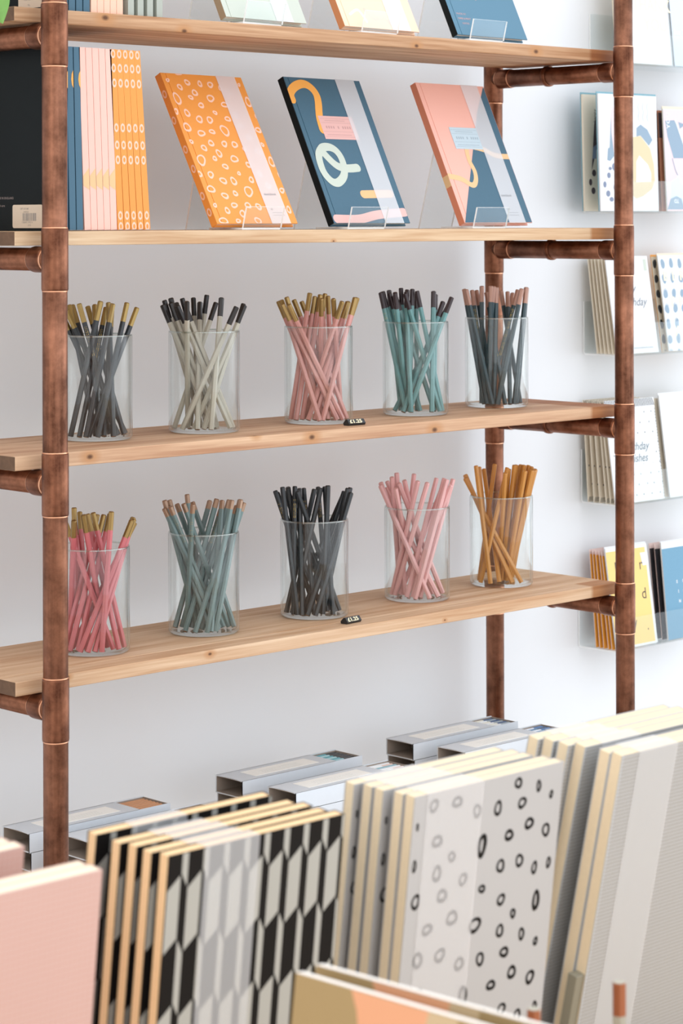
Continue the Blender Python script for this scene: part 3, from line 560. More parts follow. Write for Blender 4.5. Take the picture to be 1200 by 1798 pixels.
# ------------------------------------------------------------------ jars and pencils
JC = {"J1": [0.1773, 0.1179], "J2": [0.3501, 0.0992], "J3": [0.5595, 0.0936], "J4": [0.7616, 0.0979], "J5": [0.9577, 0.1141], "K1": [0.1595, 0.1021], "K2": [0.3589, 0.1113], "K3": [0.5612, 0.1051], "K4": [0.7728, 0.1067], "K5": [0.9669, 0.1138]}
PEN = {"J1":[[0.1837,0.0828,0.1622,0.1335,-0.3716],[0.1962,0.1115,0.1814,0.1734,-0.3746],[0.165,0.1016,0.1694,0.164,-0.3741],[0.2033,0.0909,0.1966,0.1594,-0.3766],[0.1631,0.094,0.1981,0.1458,-0.3742],[0.1356,0.1176,0.1703,0.0976,-0.3675],[0.1384,0.1028,0.2044,0.1295,-0.3776],[0.1429,0.0944,0.198,0.1074,-0.3721],[0.1739,0.0763,0.2019,0.1211,-0.3709],[0.1537,0.0835,0.2045,0.0854,-0.3703],[0.1502,0.098,0.2176,0.0806,-0.3769],[0.1684,0.089,0.2257,0.1443,-0.3814],[0.2168,0.1044,0.1543,0.1505,-0.3805],[0.1951,0.0925,0.1632,0.1732,-0.3852]],"J2":[[0.3577,0.1137,0.3109,0.1368,-0.3707],[0.3508,0.0816,0.3053,0.1342,-0.3769],[0.3609,0.0856,0.3154,0.1284,-0.3741],[0.3679,0.0661,0.3171,0.1164,-0.3777],[0.375,0.0685,0.3272,0.1145,-0.3756],[0.3609,0.121,0.3218,0.1362,-0.3679],[0.3463,0.0885,0.3472,0.1547,-0.3755],[0.3878,0.1171,0.352,0.1479,-0.3693],[0.336,0.1173,0.301,0.0777,-0.3709],[0.3446,0.103,0.368,0.1427,-0.369],[0.3186,0.0767,0.3623,0.1222,-0.3744],[0.3526,0.1322,0.3757,0.123,-0.3647],[0.3137,0.1197,0.3759,0.1038,-0.3747],[0.3304,0.0625,0.3659,0.0813,-0.3675],[0.3084,0.0967,0.363,0.0467,-0.3788],[0.3231,0.0897,0.3866,0.0568,-0.3777],[0.3291,0.0761,0.3972,0.0708,-0.3764]],"J3":[[0.571,0.0876,0.5188,0.1338,-0.377],[0.5321,0.0621,0.5184,0.1266,-0.3754],[0.5628,0.0591,0.507,0.1124,-0.3803],[0.5567,0.0813,0.5154,0.1129,-0.3706],[0.5732,0.059,0.5055,0.0975,-0.3806],[0.5938,0.0857,0.5433,0.1278,-0.3754],[0.5811,0.0579,0.5582,0.1273,-0.3784],[0.5217,0.1112,0.5498,0.1009,-0.3655],[0.5179,0.0962,0.5698,0.1112,-0.3712],[0.5298,0.0967,0.5736,0.1043,-0.3686],[0.5533,0.068,0.6031,0.1306,-0.3816],[0.5543,0.1081,0.5957,0.1176,-0.368],[0.5994,0.1058,0.5607,0.0753,-0.3698],[0.6012,0.0911,0.5534,0.0565,-0.3729],[0.5482,0.1133,0.56,0.0451,-0.3768],[0.5283,0.0822,0.6027,0.0784,-0.3791],[0.5364,0.0776,0.6106,0.0843,-0.379],[0.5662,0.1031,0.6024,0.058,-0.3725],[0.5391,0.0642,0.5954,0.0555,-0.3722],[0.5795,0.1105,0.5402,0.0674,-0.3726]],"J4":[[0.7333,0.0901,0.7293,0.1385,-0.3696],[0.7604,0.105,0.7361,0.1412,-0.3683],[0.7453,0.1125,0.7576,0.1491,-0.3672],[0.7564,0.0835,0.7441,0.1347,-0.3708],[0.776,0.0734,0.7445,0.1241,-0.3731],[0.7492,0.1032,0.7095,0.0887,-0.368],[0.7625,0.1165,0.7551,0.1215,-0.3632],[0.7726,0.0588,0.746,0.1042,-0.3708],[0.7561,0.122,0.7883,0.141,-0.3669],[0.7275,0.0738,0.7552,0.1108,-0.369],[0.7406,0.091,0.7611,0.1035,-0.3646],[0.7576,0.0911,0.7981,0.1317,-0.3723],[0.7798,0.0604,0.7625,0.0956,-0.3673],[0.7534,0.057,0.7863,0.0842,-0.3681],[0.7237,0.0865,0.8087,0.0857,-0.3842],[0.733,0.1136,0.8156,0.0797,-0.3866],[0.7313,0.083,0.7921,0.0526,-0.3763],[0.7677,0.0667,0.8145,0.1074,-0.374]],"J5":[[0.9202,0.106,0.93,0.1563,-0.3704],[0.946,0.1166,0.9379,0.1642,-0.3696],[0.923,0.091,0.9155,0.1385,-0.3695],[0.9191,0.0983,0.9391,0.1483,-0.3712],[0.935,0.0995,0.9533,0.1522,-0.3718],[0.9281,0.1186,0.9461,0.134,-0.3646],[0.9384,0.0792,0.9618,0.1389,-0.3747],[0.9272,0.1017,0.9406,0.1099,-0.3637],[0.9296,0.0942,0.9578,0.1143,-0.3663],[0.9265,0.1114,0.9499,0.1123,-0.3645],[0.973,0.0792,0.9906,0.1346,-0.3726],[0.937,0.0924,0.9999,0.1183,-0.3763],[0.9377,0.1155,0.9816,0.0911,-0.3701],[0.9276,0.0853,0.9641,0.0672,-0.3677],[0.9516,0.0728,0.9856,0.0773,-0.3663],[0.9589,0.0746,0.9962,0.0857,-0.3672],[0.9445,0.0749,0.9887,0.119,-0.3741]],"K1":[[0.1433,0.1148,0.1504,0.1296,-0.6387],[0.1366,0.0841,0.172,0.1577,-0.6574],[0.1479,0.1373,0.1158,0.0847,-0.6488],[0.1505,0.0991,0.1792,0.1549,-0.6492],[0.1715,0.0867,0.1307,0.0849,-0.6427],[0.1713,0.0621,0.1658,0.1207,-0.6478],[0.1876,0.0712,0.1541,0.0943,-0.6426],[0.1182,0.1083,0.1819,0.1201,-0.65],[0.1181,0.097,0.1776,0.1008,-0.6481],[0.1268,0.0915,0.1832,0.0954,-0.6471],[0.1437,0.0634,0.1565,0.0589,-0.6385],[0.1375,0.0698,0.2073,0.0769,-0.6522],[0.1334,0.1123,0.2124,0.0797,-0.6594],[0.1289,0.0737,0.2006,0.0672,-0.653],[0.1228,0.0821,0.1899,0.0579,-0.6526],[0.1675,0.0689,0.1192,0.1104,-0.6496]],"K2":[[0.3487,0.1119,0.3145,0.1418,-0.6438],[0.3481,0.0846,0.3294,0.1567,-0.654],[0.3587,0.0816,0.3089,0.1354,-0.6535],[0.3728,0.0955,0.3136,0.1283,-0.6512],[0.3533,0.1054,0.3363,0.1574,-0.6465],[0.3803,0.0951,0.3571,0.1666,-0.6543],[0.3889,0.0938,0.3372,0.1287,-0.6491],[0.3622,0.1236,0.3574,0.1446,-0.6393],[0.3917,0.0857,0.3752,0.1544,-0.6524],[0.3382,0.1242,0.315,0.0826,-0.6444],[0.3316,0.1401,0.4002,0.1456,-0.6516],[0.3404,0.1358,0.3809,0.1088,-0.6447],[0.3196,0.1048,0.4068,0.1302,-0.6624],[0.3459,0.1223,0.4021,0.107,-0.6476],[0.3424,0.0776,0.3911,0.1098,-0.6477],[0.3349,0.0772,0.3728,0.0681,-0.6422],[0.3237,0.0888,0.3973,0.0861,-0.6537],[0.354,0.0929,0.4112,0.0948,-0.6473],[0.3452,0.0997,0.4051,0.0799,-0.6493],[0.3501,0.0775,0.3981,0.079,-0.6445]],"K3":[[0.5592,0.1005,0.5224,0.1454,-0.6476],[0.5648,0.092,0.5339,0.1537,-0.6517],[0.5864,0.0975,0.5529,0.1592,-0.6522],[0.5785,0.0796,0.5496,0.1461,-0.6532],[0.5204,0.0965,0.5224,0.1298,-0.6411],[0.5781,0.1433,0.5374,0.1345,-0.6429],[0.5195,0.1044,0.5478,0.1311,-0.6422],[0.5226,0.0893,0.5558,0.1303,-0.6458],[0.5917,0.0859,0.5434,0.1214,-0.6482],[0.5412,0.0847,0.5674,0.1337,-0.6467],[0.524,0.1241,0.587,0.1319,-0.6495],[0.5267,0.1148,0.5682,0.0988,-0.6436],[0.5717,0.0896,0.603,0.1414,-0.6484],[0.5578,0.0636,0.5757,0.0984,-0.6423],[0.5511,0.0772,0.5679,0.0836,-0.6389],[0.5331,0.1216,0.6181,0.1058,-0.66],[0.5397,0.1049,0.6,0.0832,-0.6497],[0.5274,0.0837,0.6157,0.0919,-0.6612],[0.5594,0.0867,0.6081,0.0792,-0.6448],[0.5334,0.074,0.5987,0.068,-0.6503],[0.5519,0.085,0.6,0.0757,-0.6448]],"K4":[[0.7602,0.0683,0.7292,0.1403,-0.6559],[0.805,0.1301,0.7359,0.1462,-0.6525],[0.7783,0.0683,0.7574,0.1584,-0.6634],[0.7939,0.0939,0.766,0.163,-0.654],[0.7781,0.1481,0.7404,0.1268,-0.6432],[0.8108,0.091,0.7457,0.1178,-0.6523],[0.7974,0.1335,0.7229,0.102,-0.6571],[0.7584,0.118,0.7564,0.1328,-0.6386],[0.8123,0.1201,0.7531,0.1136,-0.6481],[0.7704,0.1417,0.774,0.1135,-0.6402],[0.7506,0.1379,0.7503,0.0825,-0.6467],[0.7493,0.1303,0.7575,0.0699,-0.6486],[0.7443,0.1004,0.7983,0.0905,-0.6465],[0.7506,0.0943,0.7918,0.0681,-0.6447],[0.7582,0.1282,0.8145,0.0884,-0.6516],[0.7714,0.1245,0.7918,0.0543,-0.6534],[0.741,0.0797,0.7885,0.0596,-0.6455],[0.7571,0.0859,0.8127,0.0702,-0.6475]],"K5":[[0.9715,0.0766,0.9243,0.1507,-0.6608],[0.959,0.0839,0.9364,0.1617,-0.6572],[0.9303,0.1032,0.923,0.1262,-0.6396],[0.9352,0.1088,0.9637,0.157,-0.6469],[0.9481,0.1015,0.9799,0.1623,-0.6515],[0.9392,0.135,0.9754,0.1346,-0.6417],[0.9271,0.1211,0.9595,0.0941,-0.643],[0.9679,0.1149,0.9712,0.0901,-0.6397],[0.9777,0.13,0.9404,0.081,-0.6488],[0.9931,0.1434,0.9661,0.0966,-0.6463],[0.9865,0.1306,0.9841,0.0979,-0.641],[1.0012,0.1326,0.9948,0.0979,-0.6415],[0.9735,0.1098,0.9611,0.0592,-0.6457],[1.0064,0.1273,1.0015,0.0814,-0.644],[0.9744,0.1184,0.9949,0.0904,-0.6414],[0.9803,0.1229,1.0061,0.0916,-0.6426],[0.9801,0.1134,0.9783,0.0603,-0.646],[0.9936,0.1285,1.0007,0.0729,-0.6469],[0.9868,0.1187,0.9855,0.0624,-0.647],[0.9944,0.1205,0.9915,0.0667,-0.6462]]}
JR, JH = .0487, .1376
def jar_mesh():
    r = JR; b = .0040
    P = [(.0001, .0006), (r - .006, .0004), (r - .002, .0012), (r, .0042), (r, JH - .0014), (r - .0006, JH - .0002), (r - .0013, JH), (r - .002, JH - .0003), (r - .0024, JH - .0014), (r - .0024, b + .004), (r - .0045, b + .0006), (r - .008, b), (.0001, b)]
    return MB().lathe(P, 72)
jp = [('J1', 'clear glass jar of charcoal gold-capped pencils, upper row beside the left front pipe'), ('J2', 'clear glass jar of sage grey pencils with black caps, upper row'), ('J3', 'clear glass jar of rose pencils with gold caps, middle of the upper row'),
      ('J4', 'clear glass jar of teal pencils with black-brown caps, upper row'), ('J5', 'clear glass jar of dark teal pencils with copper caps, right end of upper row'),
      ('K1', 'clear glass jar of deep pink gold-capped pencils, lower row beside the left front pipe'), ('K2', 'clear glass jar of grey-green pencils with short copper caps, lower row'), ('K3', 'clear glass jar of plain charcoal pencils, middle of the lower row'),
      ('K4', 'clear glass jar of plain pale pink pencils, lower row'), ('K5', 'clear glass jar of plain ochre pencils, right end of the lower row')]
rim_m = clear('jar_rim_glass', (.9, .95, .94, 1), 1.6, add=.12)
jm = jar_mesh(); proto = None
for i, (key, lab) in enumerate(jp):
    x, y = JC[key]; k = 2 if key[0] == 'J' else 3
    if proto is None:
        o = thing('glass_jar', lab, 'jar', (x, y, -k * S + .0002), group='glass pencil jars'); jm.build('vessel', M_glass, o)
        MB().lathe([(JR + .0001, JH - .0016), (JR - .0002, JH + .0002), (JR - .0012, JH + .0007), (JR - .0022, JH + .0002), (JR - .0025, JH - .0016)], 72, closed=True).build('rim', rim_m, o)
        proto = o
    else:
        o = dup(proto, lab); o.location = (x, y, ZO - k * S + .0002)

PL = .181
def hexprof(r, n=6, soft=.18):
    P = []
    for k in range(n):
        a = 2 * math.pi * k / n + math.pi / n
        for s in (-soft, soft): P.append((r * math.cos(a + s * .55) * (1 - .02), r * math.sin(a + s * .55) * (1 - .02)))
    return P
def extr(mb, prof, rings, mi, smooth=False, capb=True, capt=True, mb_cap=None):
    n = len(prof); vs = []
    for z, s in rings: vs += [(x * s, y * s, z) for x, y in prof]
    fs = [(i * n + k, i * n + (k + 1) % n, (i + 1) * n + (k + 1) % n, (i + 1) * n + k) for i in range(len(rings) - 1) for k in range(n)]
    mb.add(vs, fs, mi, smooth); b0 = len(mb.v) - len(vs)
    if capb: mb.f.append([b0 + k for k in range(n - 1, -1, -1)]); mb.m.append(mi if mb_cap is None else mb_cap); mb.sm.append(False)
    if capt: mb.f.append([b0 + (len(rings) - 1) * n + k for k in range(n)]); mb.m.append(mi); mb.sm.append(False)
PR = .0038
HX = hexprof(PR)
M_wend = mat('pencil_end_wood', '#8d6a4e', .8)
kinds = {'J1': ('#1e2327', '#a08650', .026, .75, 'charcoal', 'gold-capped'), 'J2': ('#b3ad9e', '#201b1a', .026, .1, 'sage grey', 'black-capped'), 'J3': ('#cb8f87', '#a08350', .026, .75, 'rose', 'gold-capped'),
         'J4': ('#649495', '#33262a', .025, .1, 'teal', 'black-capped'), 'J5': ('#2b4249', '#b38a7a', .025, .35, 'dark teal', 'copper-capped'), 'K1': ('#c9696e', '#9d804c', .024, .75, 'deep pink', 'gold-capped'),
         'K2': ('#6f8685', '#a5866e', .0125, .45, 'grey-green', 'copper-capped'), 'K3': ('#2b292a', None, 0, 0, 'charcoal', 'uncapped'), 'K4': ('#e3aeac', None, 0, 0, 'pale pink', 'uncapped'), 'K5': ('#cd8f42', None, 0, 0, 'ochre', 'uncapped')}
place = {'J1': 'jar by left pipe, upper row', 'J2': 'second upper row jar', 'J3': 'middle upper row jar', 'J4': 'fourth upper row jar', 'J5': 'rightmost upper row jar',
         'K1': 'jar by left pipe, lower row', 'K2': 'second lower row jar', 'K3': 'middle lower row jar', 'K4': 'fourth lower row jar', 'K5': 'rightmost lower row jar'}
nth = 'first second third fourth fifth sixth seventh eighth ninth tenth eleventh twelfth thirteenth fourteenth fifteenth sixteenth seventeenth eighteenth nineteenth twentieth twenty-first'.split()
camloc = Vector((CX, CY, CZ))
for key, lst in PEN.items():
    body, capc, cl, met, cname, capn = kinds[key]
    mbod = mat('pencil_%s' % cname.replace(' ', '_'), body, .38, coat=.25)
    mb = MB(); extr(mb, HX, [(0, 1), (PL - cl - (0 if cl else .0012), 1)] + ([(PL, .72)] if not cl else []), 0, mb_cap=1)
    proto = None; k = 2 if key[0] == 'J' else 3
    # order of the tips as seen from the camera
    order = sorted(range(len(lst)), key=lambda q: (Vector((lst[q][2], lst[q][3], 0)) - Vector((CX, CY, 0))).normalized().dot(rt))
    rank = {q: r_ for r_, q in enumerate(order)}
    for q, (bx_, by_, tx, ty, tz) in enumerate(lst):
        lab = '%s %s pencil, tip %s from left in %s' % (cname, capn, nth[rank[q]], place[key])
        B = Vector((bx_, by_, -k * S + .0062)); T = Vector((tx, ty, tz)); d = (T - B).normalized()
        if proto is None:
            if cl:
                o = thing('pencil', lab, 'pencil', B, group='pencils in the ' + place[key])
                mb.build('shaft', [mbod, M_wend], o)
                c = MB(); extr(c, HX, [(PL - cl, 1.012), (PL - .0012, 1.012), (PL, .74)], 0)
                c.build('dipped_cap', mat('dip_%s_%s' % (cname.replace(' ', '_'), capn[:4]), capc, .38, metal=met, coat=.2), o)
            else:
                o = mb.build('pencil', [mbod, M_wend]); tag(o, lab, 'pencil', 'pencils in the ' + place[key])
            proto = o
        else: o = dup(proto, lab)
        qd = d.to_track_quat('Z', 'Y')
        # spin so that one flat faces the camera for imprinted ones
        vx = qd.inverted() @ (camloc - B); ang = math.atan2(vx.y, vx.x)
        spin = ang - math.pi / 2 if q % 3 == 0 else rnd.uniform(0, 2)
        o.rotation_mode = 'QUATERNION'; o.rotation_quaternion = qd @ Quaternion((0, 0, 1), spin)
        o.location = (B.x, B.y, B.z + ZO)
# gold lettering stamped on some pencils (child of the pencil)
def imprint(txt, size):
    mb = MB(); V, Fc = text_polys(txt, size, space=1.1)
    y = PR * .90
    mb.add([(b - size * .35, y, -a) for a, b in V], Fc, 0); return mb
imp = {'J1': ('MADE IN ENGLAND', .0042, (0, 3, 6)), 'J3': ('', 0, ()), 'J4': ('\u2605 HB', .004, (0, 3, 15)), 'J5': ('BLACK & GOLD MADE IN ENGLAND', .0042, (3, 6, 12)), 'K2': ('MADE IN ENGLAND', .0036, (3, 9, 12)), 'K3': ('\u2605  ENGLAND', .0042, (3, 6, 9, 0, 12)), 'K5': ('\u2022 HB', .0036, (9, 12))}
pencils = [o for o in COL.objects if o.parent is None and o.get('category') == 'pencil']
idx = 0
for key, lst in PEN.items():
    t_, sz, sel = imp.get(key, ('', 0, ()))
    if t_:
        mesh = None
        for q in sel:
            if q % 3: continue
            o = pencils[idx + q]
            if mesh is None:
                io = imprint(t_, sz).build('imprint', M_gold, o, 0, (0, 0, PL - max(kinds[key][2], .012) - .006)); mesh = io.data
            else:
                io = bpy.data.objects.new('imprint', mesh); COL.objects.link(io); io.parent = o; io.location = (0, 0, PL - max(kinds[key][2], .012) - .006)
            io['label'] = 'gold stamped lettering'
    idx += len(lst)

# price blocks in front of the two middle jars
def price(label, x, y, k, yaw):
    o = thing('price_block', label, 'price tag', (x, y, -k * S + .0002), (0, 0, yaw))
    P = [(-.0055, 0), (.0055, 0), (.0065, .003), (.001, .0085), (-.0025, .0085), (-.0068, .003)]
    MB().prism(P, 0, .031).build('block', mat('black_price_block', '#1f2226', .3), o, .0004)
    tx = MB(); V, Fc = text_polys('\u00a31.25', .0098, space=1.05, bold=.00025)
    a0 = Vector((-.0068, .003)); d_ = (Vector((-.0025, .0085)) - a0).normalized(); nn = Vector((-d_.y, d_.x))
    n0 = len(V); tv = []
    for hgt in (.0001, .0007):
        for a_, b_ in V: p_ = a0 + d_ * (b_ * .80 + .0006) + nn * hgt; tv.append((a_ + .0022, p_.x, p_.y))
    tx.add(tv, [tuple(f) for f in Fc] + [tuple(n0 + q for q in f) for f in Fc])
    c = tx.build('price_digits', mat('pale_gold_digits', '#efe6c4', .4), o); c['label'] = 'raised pale digits'
    return o
price('small black price block reading \u00a31.25 beside the rose pencils jar', .5520, .0300, 2, R(-3))
price('small black price block reading \u00a31.25 beside the charcoal pencils jar', .5390, .0220, 3, R(6))

# ------------------------------------------------------------------ grey pencil boxes on the lowest board
M_gbox = mat('grey_blue_card', '#d6dce2', .7, noise=.02, nscale=90); M_gin = mat('kraft_inside', '#a3968a', .85); M_lbl = mat('cream_box_label', '#fbfbf6', .7); M_lin = mat('faint_label_ink', '#d0d2cb', .7)
BL, BW, BH = .236, .0575, .0245
def pencil_box(label, x, y, z, opened, pcols, grp):
    o = thing('pencil_box', label, 'box', (x, y, z), (0, 0, 0), grp)
    t = .0012; sl = MB()
    cut = BL - .052 if opened else BL
    sl.box((0, 0, 0), (BL, t, BH)); sl.box((0, BW - t, 0), (BL, BW, BH)); sl.box((0, t, 0), (BL, BW - t, t)); 
    # top panel with a shallow thumb curve at the left end
    n = 10; top = [(.0035 * math.sin(math.pi * q / n), BW * q / n) for q in range(n + 1)]
    vs = [(a_, b_, BH) for a_, b_ in top] + [(a_, b_, BH - t) for a_, b_ in top] + [(cut, b_, BH) for a_, b_ in top] + [(cut, b_, BH - t) for a_, b_ in top]; m = n + 1
    fs = []
    for q in range(n): fs += [(q, 2 * m + q, 2 * m + q + 1, q + 1), (m + q, m + q + 1, 3 * m + q + 1, 3 * m + q), (q, q + 1, m + q + 1, m + q), (2 * m + q, 3 * m + q, 3 * m + q + 1, 2 * m + q + 1)]
    sl.add(vs, fs)
    # kraft lining
    sl.box((.001, t, t), (BL - .001, t + .0003, BH - t), 1); sl.box((.001, BW - t - .0003, t), (BL - .001, BW - t, BH - t), 1); sl.box((.001, t, t), (BL - .001, BW - t, t + .0003), 1); sl.box((.002, t, BH - t - .0003), (cut - .001, BW - t, BH - t), 1)
    sl.box((0, 0, 0), (.0004, t, BH), 1)
    # label
    sl.box((.036, .012, BH), (.16, BW - .012, BH + .0003), 2)
    for q in range(3): sl.box((.06, .02 + q * .006, BH + .0003), (.135, .0205 + q * .006, BH + .0004), 3)
    sl.build('sleeve', [M_gbox, M_gin, M_lbl, M_lin], o)
    tr = MB(); a0 = .052
    tr.box((a0, t + .0006, t + .0005), (BL - .0008, BW - t - .0006, .0025)); tr.box((a0, t + .0006, t + .0005), (a0 + .001, BW - t - .0006, BH - .004))
    tr.box((BL - .0018, t + .0006, t + .0005), (BL - .0008, BW - t - .0006, BH - .001))
    tr.build('tray', M_gin, o)
    if opened:
        pr = .0036; n = 7
        for q in range(n):
            cc, cp, nm = pcols[q % len(pcols)]
            mbp = MB(); L_ = .176; extr(mbp, hexprof(pr), [(0, .8), (.001, 1), (L_, 1)], 0)
            yy = y + .0062 + q * .0075
            if not cp:
                p_ = mbp.build('pencil', mat('boxed_' + nm.replace(' ', '_'), cc, .4)); root = p_
            else:
                root = thing('pencil', None, None, (0, 0, 0)); mbs = MB(); extr(mbs, hexprof(pr), [(0, .8), (.001, 1), (L_ - .022, 1)], 0); mbs.build('shaft', mat('boxed_' + nm.replace(' ', '_'), cc, .4), root)
                mbc = MB(); extr(mbc, hexprof(pr), [(L_ - .022, 1.01), (L_ - .001, 1.01), (L_, .75)], 0); mbc.build('dipped_cap', mat('boxcap_' + cp.strip('#'), cp, .4), root)
            root.location = (x + .0555, yy, z + .0192 + ZO); root.rotation_euler = (0, R(90), 0)
            tag(root, '%s pencil, %s from the front inside the %s' % (nm, nth[q], grp), 'pencil', 'pencils lying in the ' + grp)
    return o
oc = [('#c98e5e', None, 'tan')]; tq = [('#5fa9b6', '#2a2a2c', 'turquoise'), ('#a9d3da', '#2a2a2c', 'pale blue')]; wt = [('#e9ecef', None, 'white'), ('#8fb5c0', None, 'blue-grey'), ('#f1f1f1', '#e3c7bd', 'white capped')]
wb2 = [('#e8e6d8', '#38557e', 'white and blue'), ('#f2f4f5', '#9aa7b0', 'white')]; nb = [('#e6eaf2', '#3f6fa8', 'blue-tipped'), ('#5f86a8', '#2f4d70', 'navy')]
bz = -1.0999
for (x, y, lab, lab2, cols_, g) in ((.068, .118, 'grey pencil box with tan pencils showing, behind the left front pipe', 'closed grey pencil box under the one with tan pencils', oc, 'far left box'),
                              (.0965, .0315, 'grey pencil box behind the black and white patterned notebooks, left stack', 'grey pencil box under the front box of the left stack', oc, 'front left box'),
                              (.455, .141, 'grey pencil box with turquoise and black pencils showing, middle rear', 'grey pencil box under the one with turquoise pencils', tq, 'middle rear box'),
                              (.461, .037, 'grey pencil box with white and blue-grey pencils showing, middle front', 'grey pencil box under the one with white pencils, middle front', wt, 'middle front box'),
                              (.7985, .141, 'grey pencil box with white and blue pencils by the rear pipe', 'grey pencil box under the one beside the rear pipe', wb2, 'right rear box'),
                              (.812, .047, 'grey pencil box with navy pencils showing, right front', 'grey pencil box under the right front one with navy pencils', nb, 'right front box')):
    pencil_box(lab2, x + .003, y, bz, False, cols_, g + ' below'); pencil_box(lab, x, y, bz + BH + .0007, True, cols_, g)

# ------------------------------------------------------------------ card racks on the wall to the right
def rack(zb, x0, label):
    o = thing('acrylic_card_rack', label, 'card rack', (x0, 0, zb))
    t = .003; yb = .2985; yf = .2115; LEN = .62
    P = [(yb, .092), (yb - t, .092), (yb - t, .006), (yb - t - .001, .0045), (yb - t - .003, t), (yf + t, t), (yf + t, .056), (yf, .056), (yf, .005), (yf + .0015, .0015), (yf + .005, 0), (yb - .005, 0), (yb - .0015, .0015), (yb, .005)]
    MB().prism(P, 0, LEN, 0, 1).build('ledge', [M_acr, M_acre], o)
    MB().lathe([(.0042, 0), (.0042, .0015), (.003, .0026), (.0001, .003)], 16).build('screw', mat('steel_screw', '#9ba0a4', .3, metal=1), o, 0, (.262, yb - t, .081), (R(90), 0, 0))
    return o
RK = [(-.0002 + .0015, 1.400, 'highest clear card rack, above the level of the top board'), (-.2516, 1.381, 'clear card rack holding the teal-backed abstract cards'), (-.4949, 1.381, 'clear card rack holding the birthday cards with dots'), (-.7488, 1.374, 'clear card rack holding the striped birthday wishes cards'), (-.9952, 1.366, 'lowest clear card rack, holding yellow and blue cards')]
for z_, x_, l_ in RK: rack(z_, x_, l_)
M_cw = mat('white_card', '#e2e4e6', .7); M_cc = mat('cream_card', '#e3d8c4', .75); M_env = mat('cream_envelope', '#dccfb8', .8); M_teal = mat('teal_envelope', '#7aa6b3', .7)
M_gb = mat('grey_blue_print', '#8fa5b8', .7); M_slate = mat('slate_print', '#7f8ba3', .7); M_dk = mat('dark_plum_print', '#4a3d41', .7); M_pale = mat('pale_pink_card', '#e8d0d2', .7); M_beige = mat('sand_print', '#dccaa6', .7)
M_goldf = mat('pale_gold_foil', '#efe2c2', .45, metal=.2); M_yel = mat('yellow_card', '#f3cf83', .7); M_yed = mat('amber_card', '#e0962c', .7); M_navc = mat('denim_blue_card', '#6f9cb6', .7, noise=.06, nscale=300); M_blk = mat('fine_black_ink', '#3c3f42', .7)
def card(label, x, y, zb, w, h, lean, mats, arts=None, env=None, grp=None, t=.0016, ew=.0, eh=.004, ex0=0):
    o = thing('greeting_card', label, 'greeting card', (x, y, zb), (-R(lean), 0, 0), grp)
    c = MB().box((0, 0, 0), (w, t, h))
    if arts: arts(c)
    c.build('card', mats, o)
    if env is not None: MB().box((ex0, t + .0003, 0), (w + ew, t + .0013, h + eh)).build('envelope', env, o)
    return o
# top rack
zz = RK[0][0] + .0040
def ty(c):
    text(c, 'THANK', .018, .094, .030, -.0002, 1, bold=.0006); text(c, 'YOU', .045, .060, .030, -.0002, 1, bold=.0006)
card('white thank you card with pale gold letters in the highest rack', 1.412, .2165, zz, .114, .168, 6, [M_cw, M_goldf], ty, M_env)
for i in range(3): card('cream card edge in the highest rack, %s behind the thank you card' % nth[i], 1.412, .2255 + .0105 * i, zz, .1085, .166, 6.2 - i * .9, [M_cc], None, M_env, 'cream cards in the highest rack')
def gb(c): text(c, 'best', .006, .055, .020, -.0002, 1, shear=.25, bold=.0004); text(c, 'but Thou', .002, .054, .013, -.0004, 1, shear=.2, bold=.0003) if False else text(c, 'but Tha', .002, .058, .013, -.0002, 1, shear=.2, bold=.0003)
def gb(c): text(c, 'but Tha', .004, .056, .0135, -.0002, 1, shear=.2, bold=.0004)
card('pale grey-blue card with white script right of the thank you card', 1.5335, .2165, zz, .12, .17, 6, [mat('mist_blue_card', '#cfd9e6', .7), M_cw], gb, mat('slate_envelope', '#6f7d85', .8))
# second rack
def a1(c):
    mi = {'pink': 1, 'blue': 2, 'beige': 3, 'pale': 4}
    for nme, P in [('pink', [(0.0381, 0.1835), (0.0418, 0.1661), (0.045, 0.1371), (0.0461, 0.0965), (0.0374, 0.1031), (0.0327, 0.132), (0.0326, 0.161)]), ('blue', [(0.0326, 0.161), (0.0327, 0.132), (0.0384, 0.0934), (0.0275, 0.0846), (0.02, 0.0864), (0.0225, 0.1057), (0.027, 0.1077)]), ('blue', [(0.1001, 0.1424), (0.1112, 0.1486), (0.1294, 0.1402), (0.1425, 0.1228), (0.1327, 0.1127), (0.1103, 0.1299), (0.0994, 0.1277)]), ('beige', [(0.08, .125), (0.0994, 0.1277), (0.1102, 0.1289), (0.1356, 0.1079), (0.1451, 0.0805), (0.1469, 0.0529), (0.1384, 0.0381), (0.1145, 0.0261), (0.0943, 0.0212), (.08, .03)])]:
        art(c, P, -.0002, mi[nme])
    art(c, [(0.0973, 0.0847), (0.1055, 0.0955), (0.128, 0.0802), (0.1366, 0.0656), (0.1359, 0.0508), (0.0956, 0.0495)], -.0003, 4)
    for (s, t_, a_, b_) in [(0.0121, 0.0449, 0.0041, 0.0053), (0.0204, 0.0295, 0.0054, 0.0053), (0.0289, 0.0199, 0.0054, 0.0039), (0.0233, 0.0604, 0.0047, 0.0049), (0.0375, 0.075, 0.0054, 0.0063), (0.0269, 0.072, 0.0041, 0.0029), (0.0389, 0.0402, 0.0041, 0.0058), (0.0412, 0.0258, 0.0034, 0.0049)]: art(c, circle(s, t_, a_, b_), -.0002, 5)
    for q in range(3): stroke(c, [(.105 + q * .012, .186 - j * .008 + 0.0) if j % 2 else (.108 + q * .012, .186 - j * .008) for j in range(5)], .0006, -.0002, 6)
zz = RK[1][0] + .0040
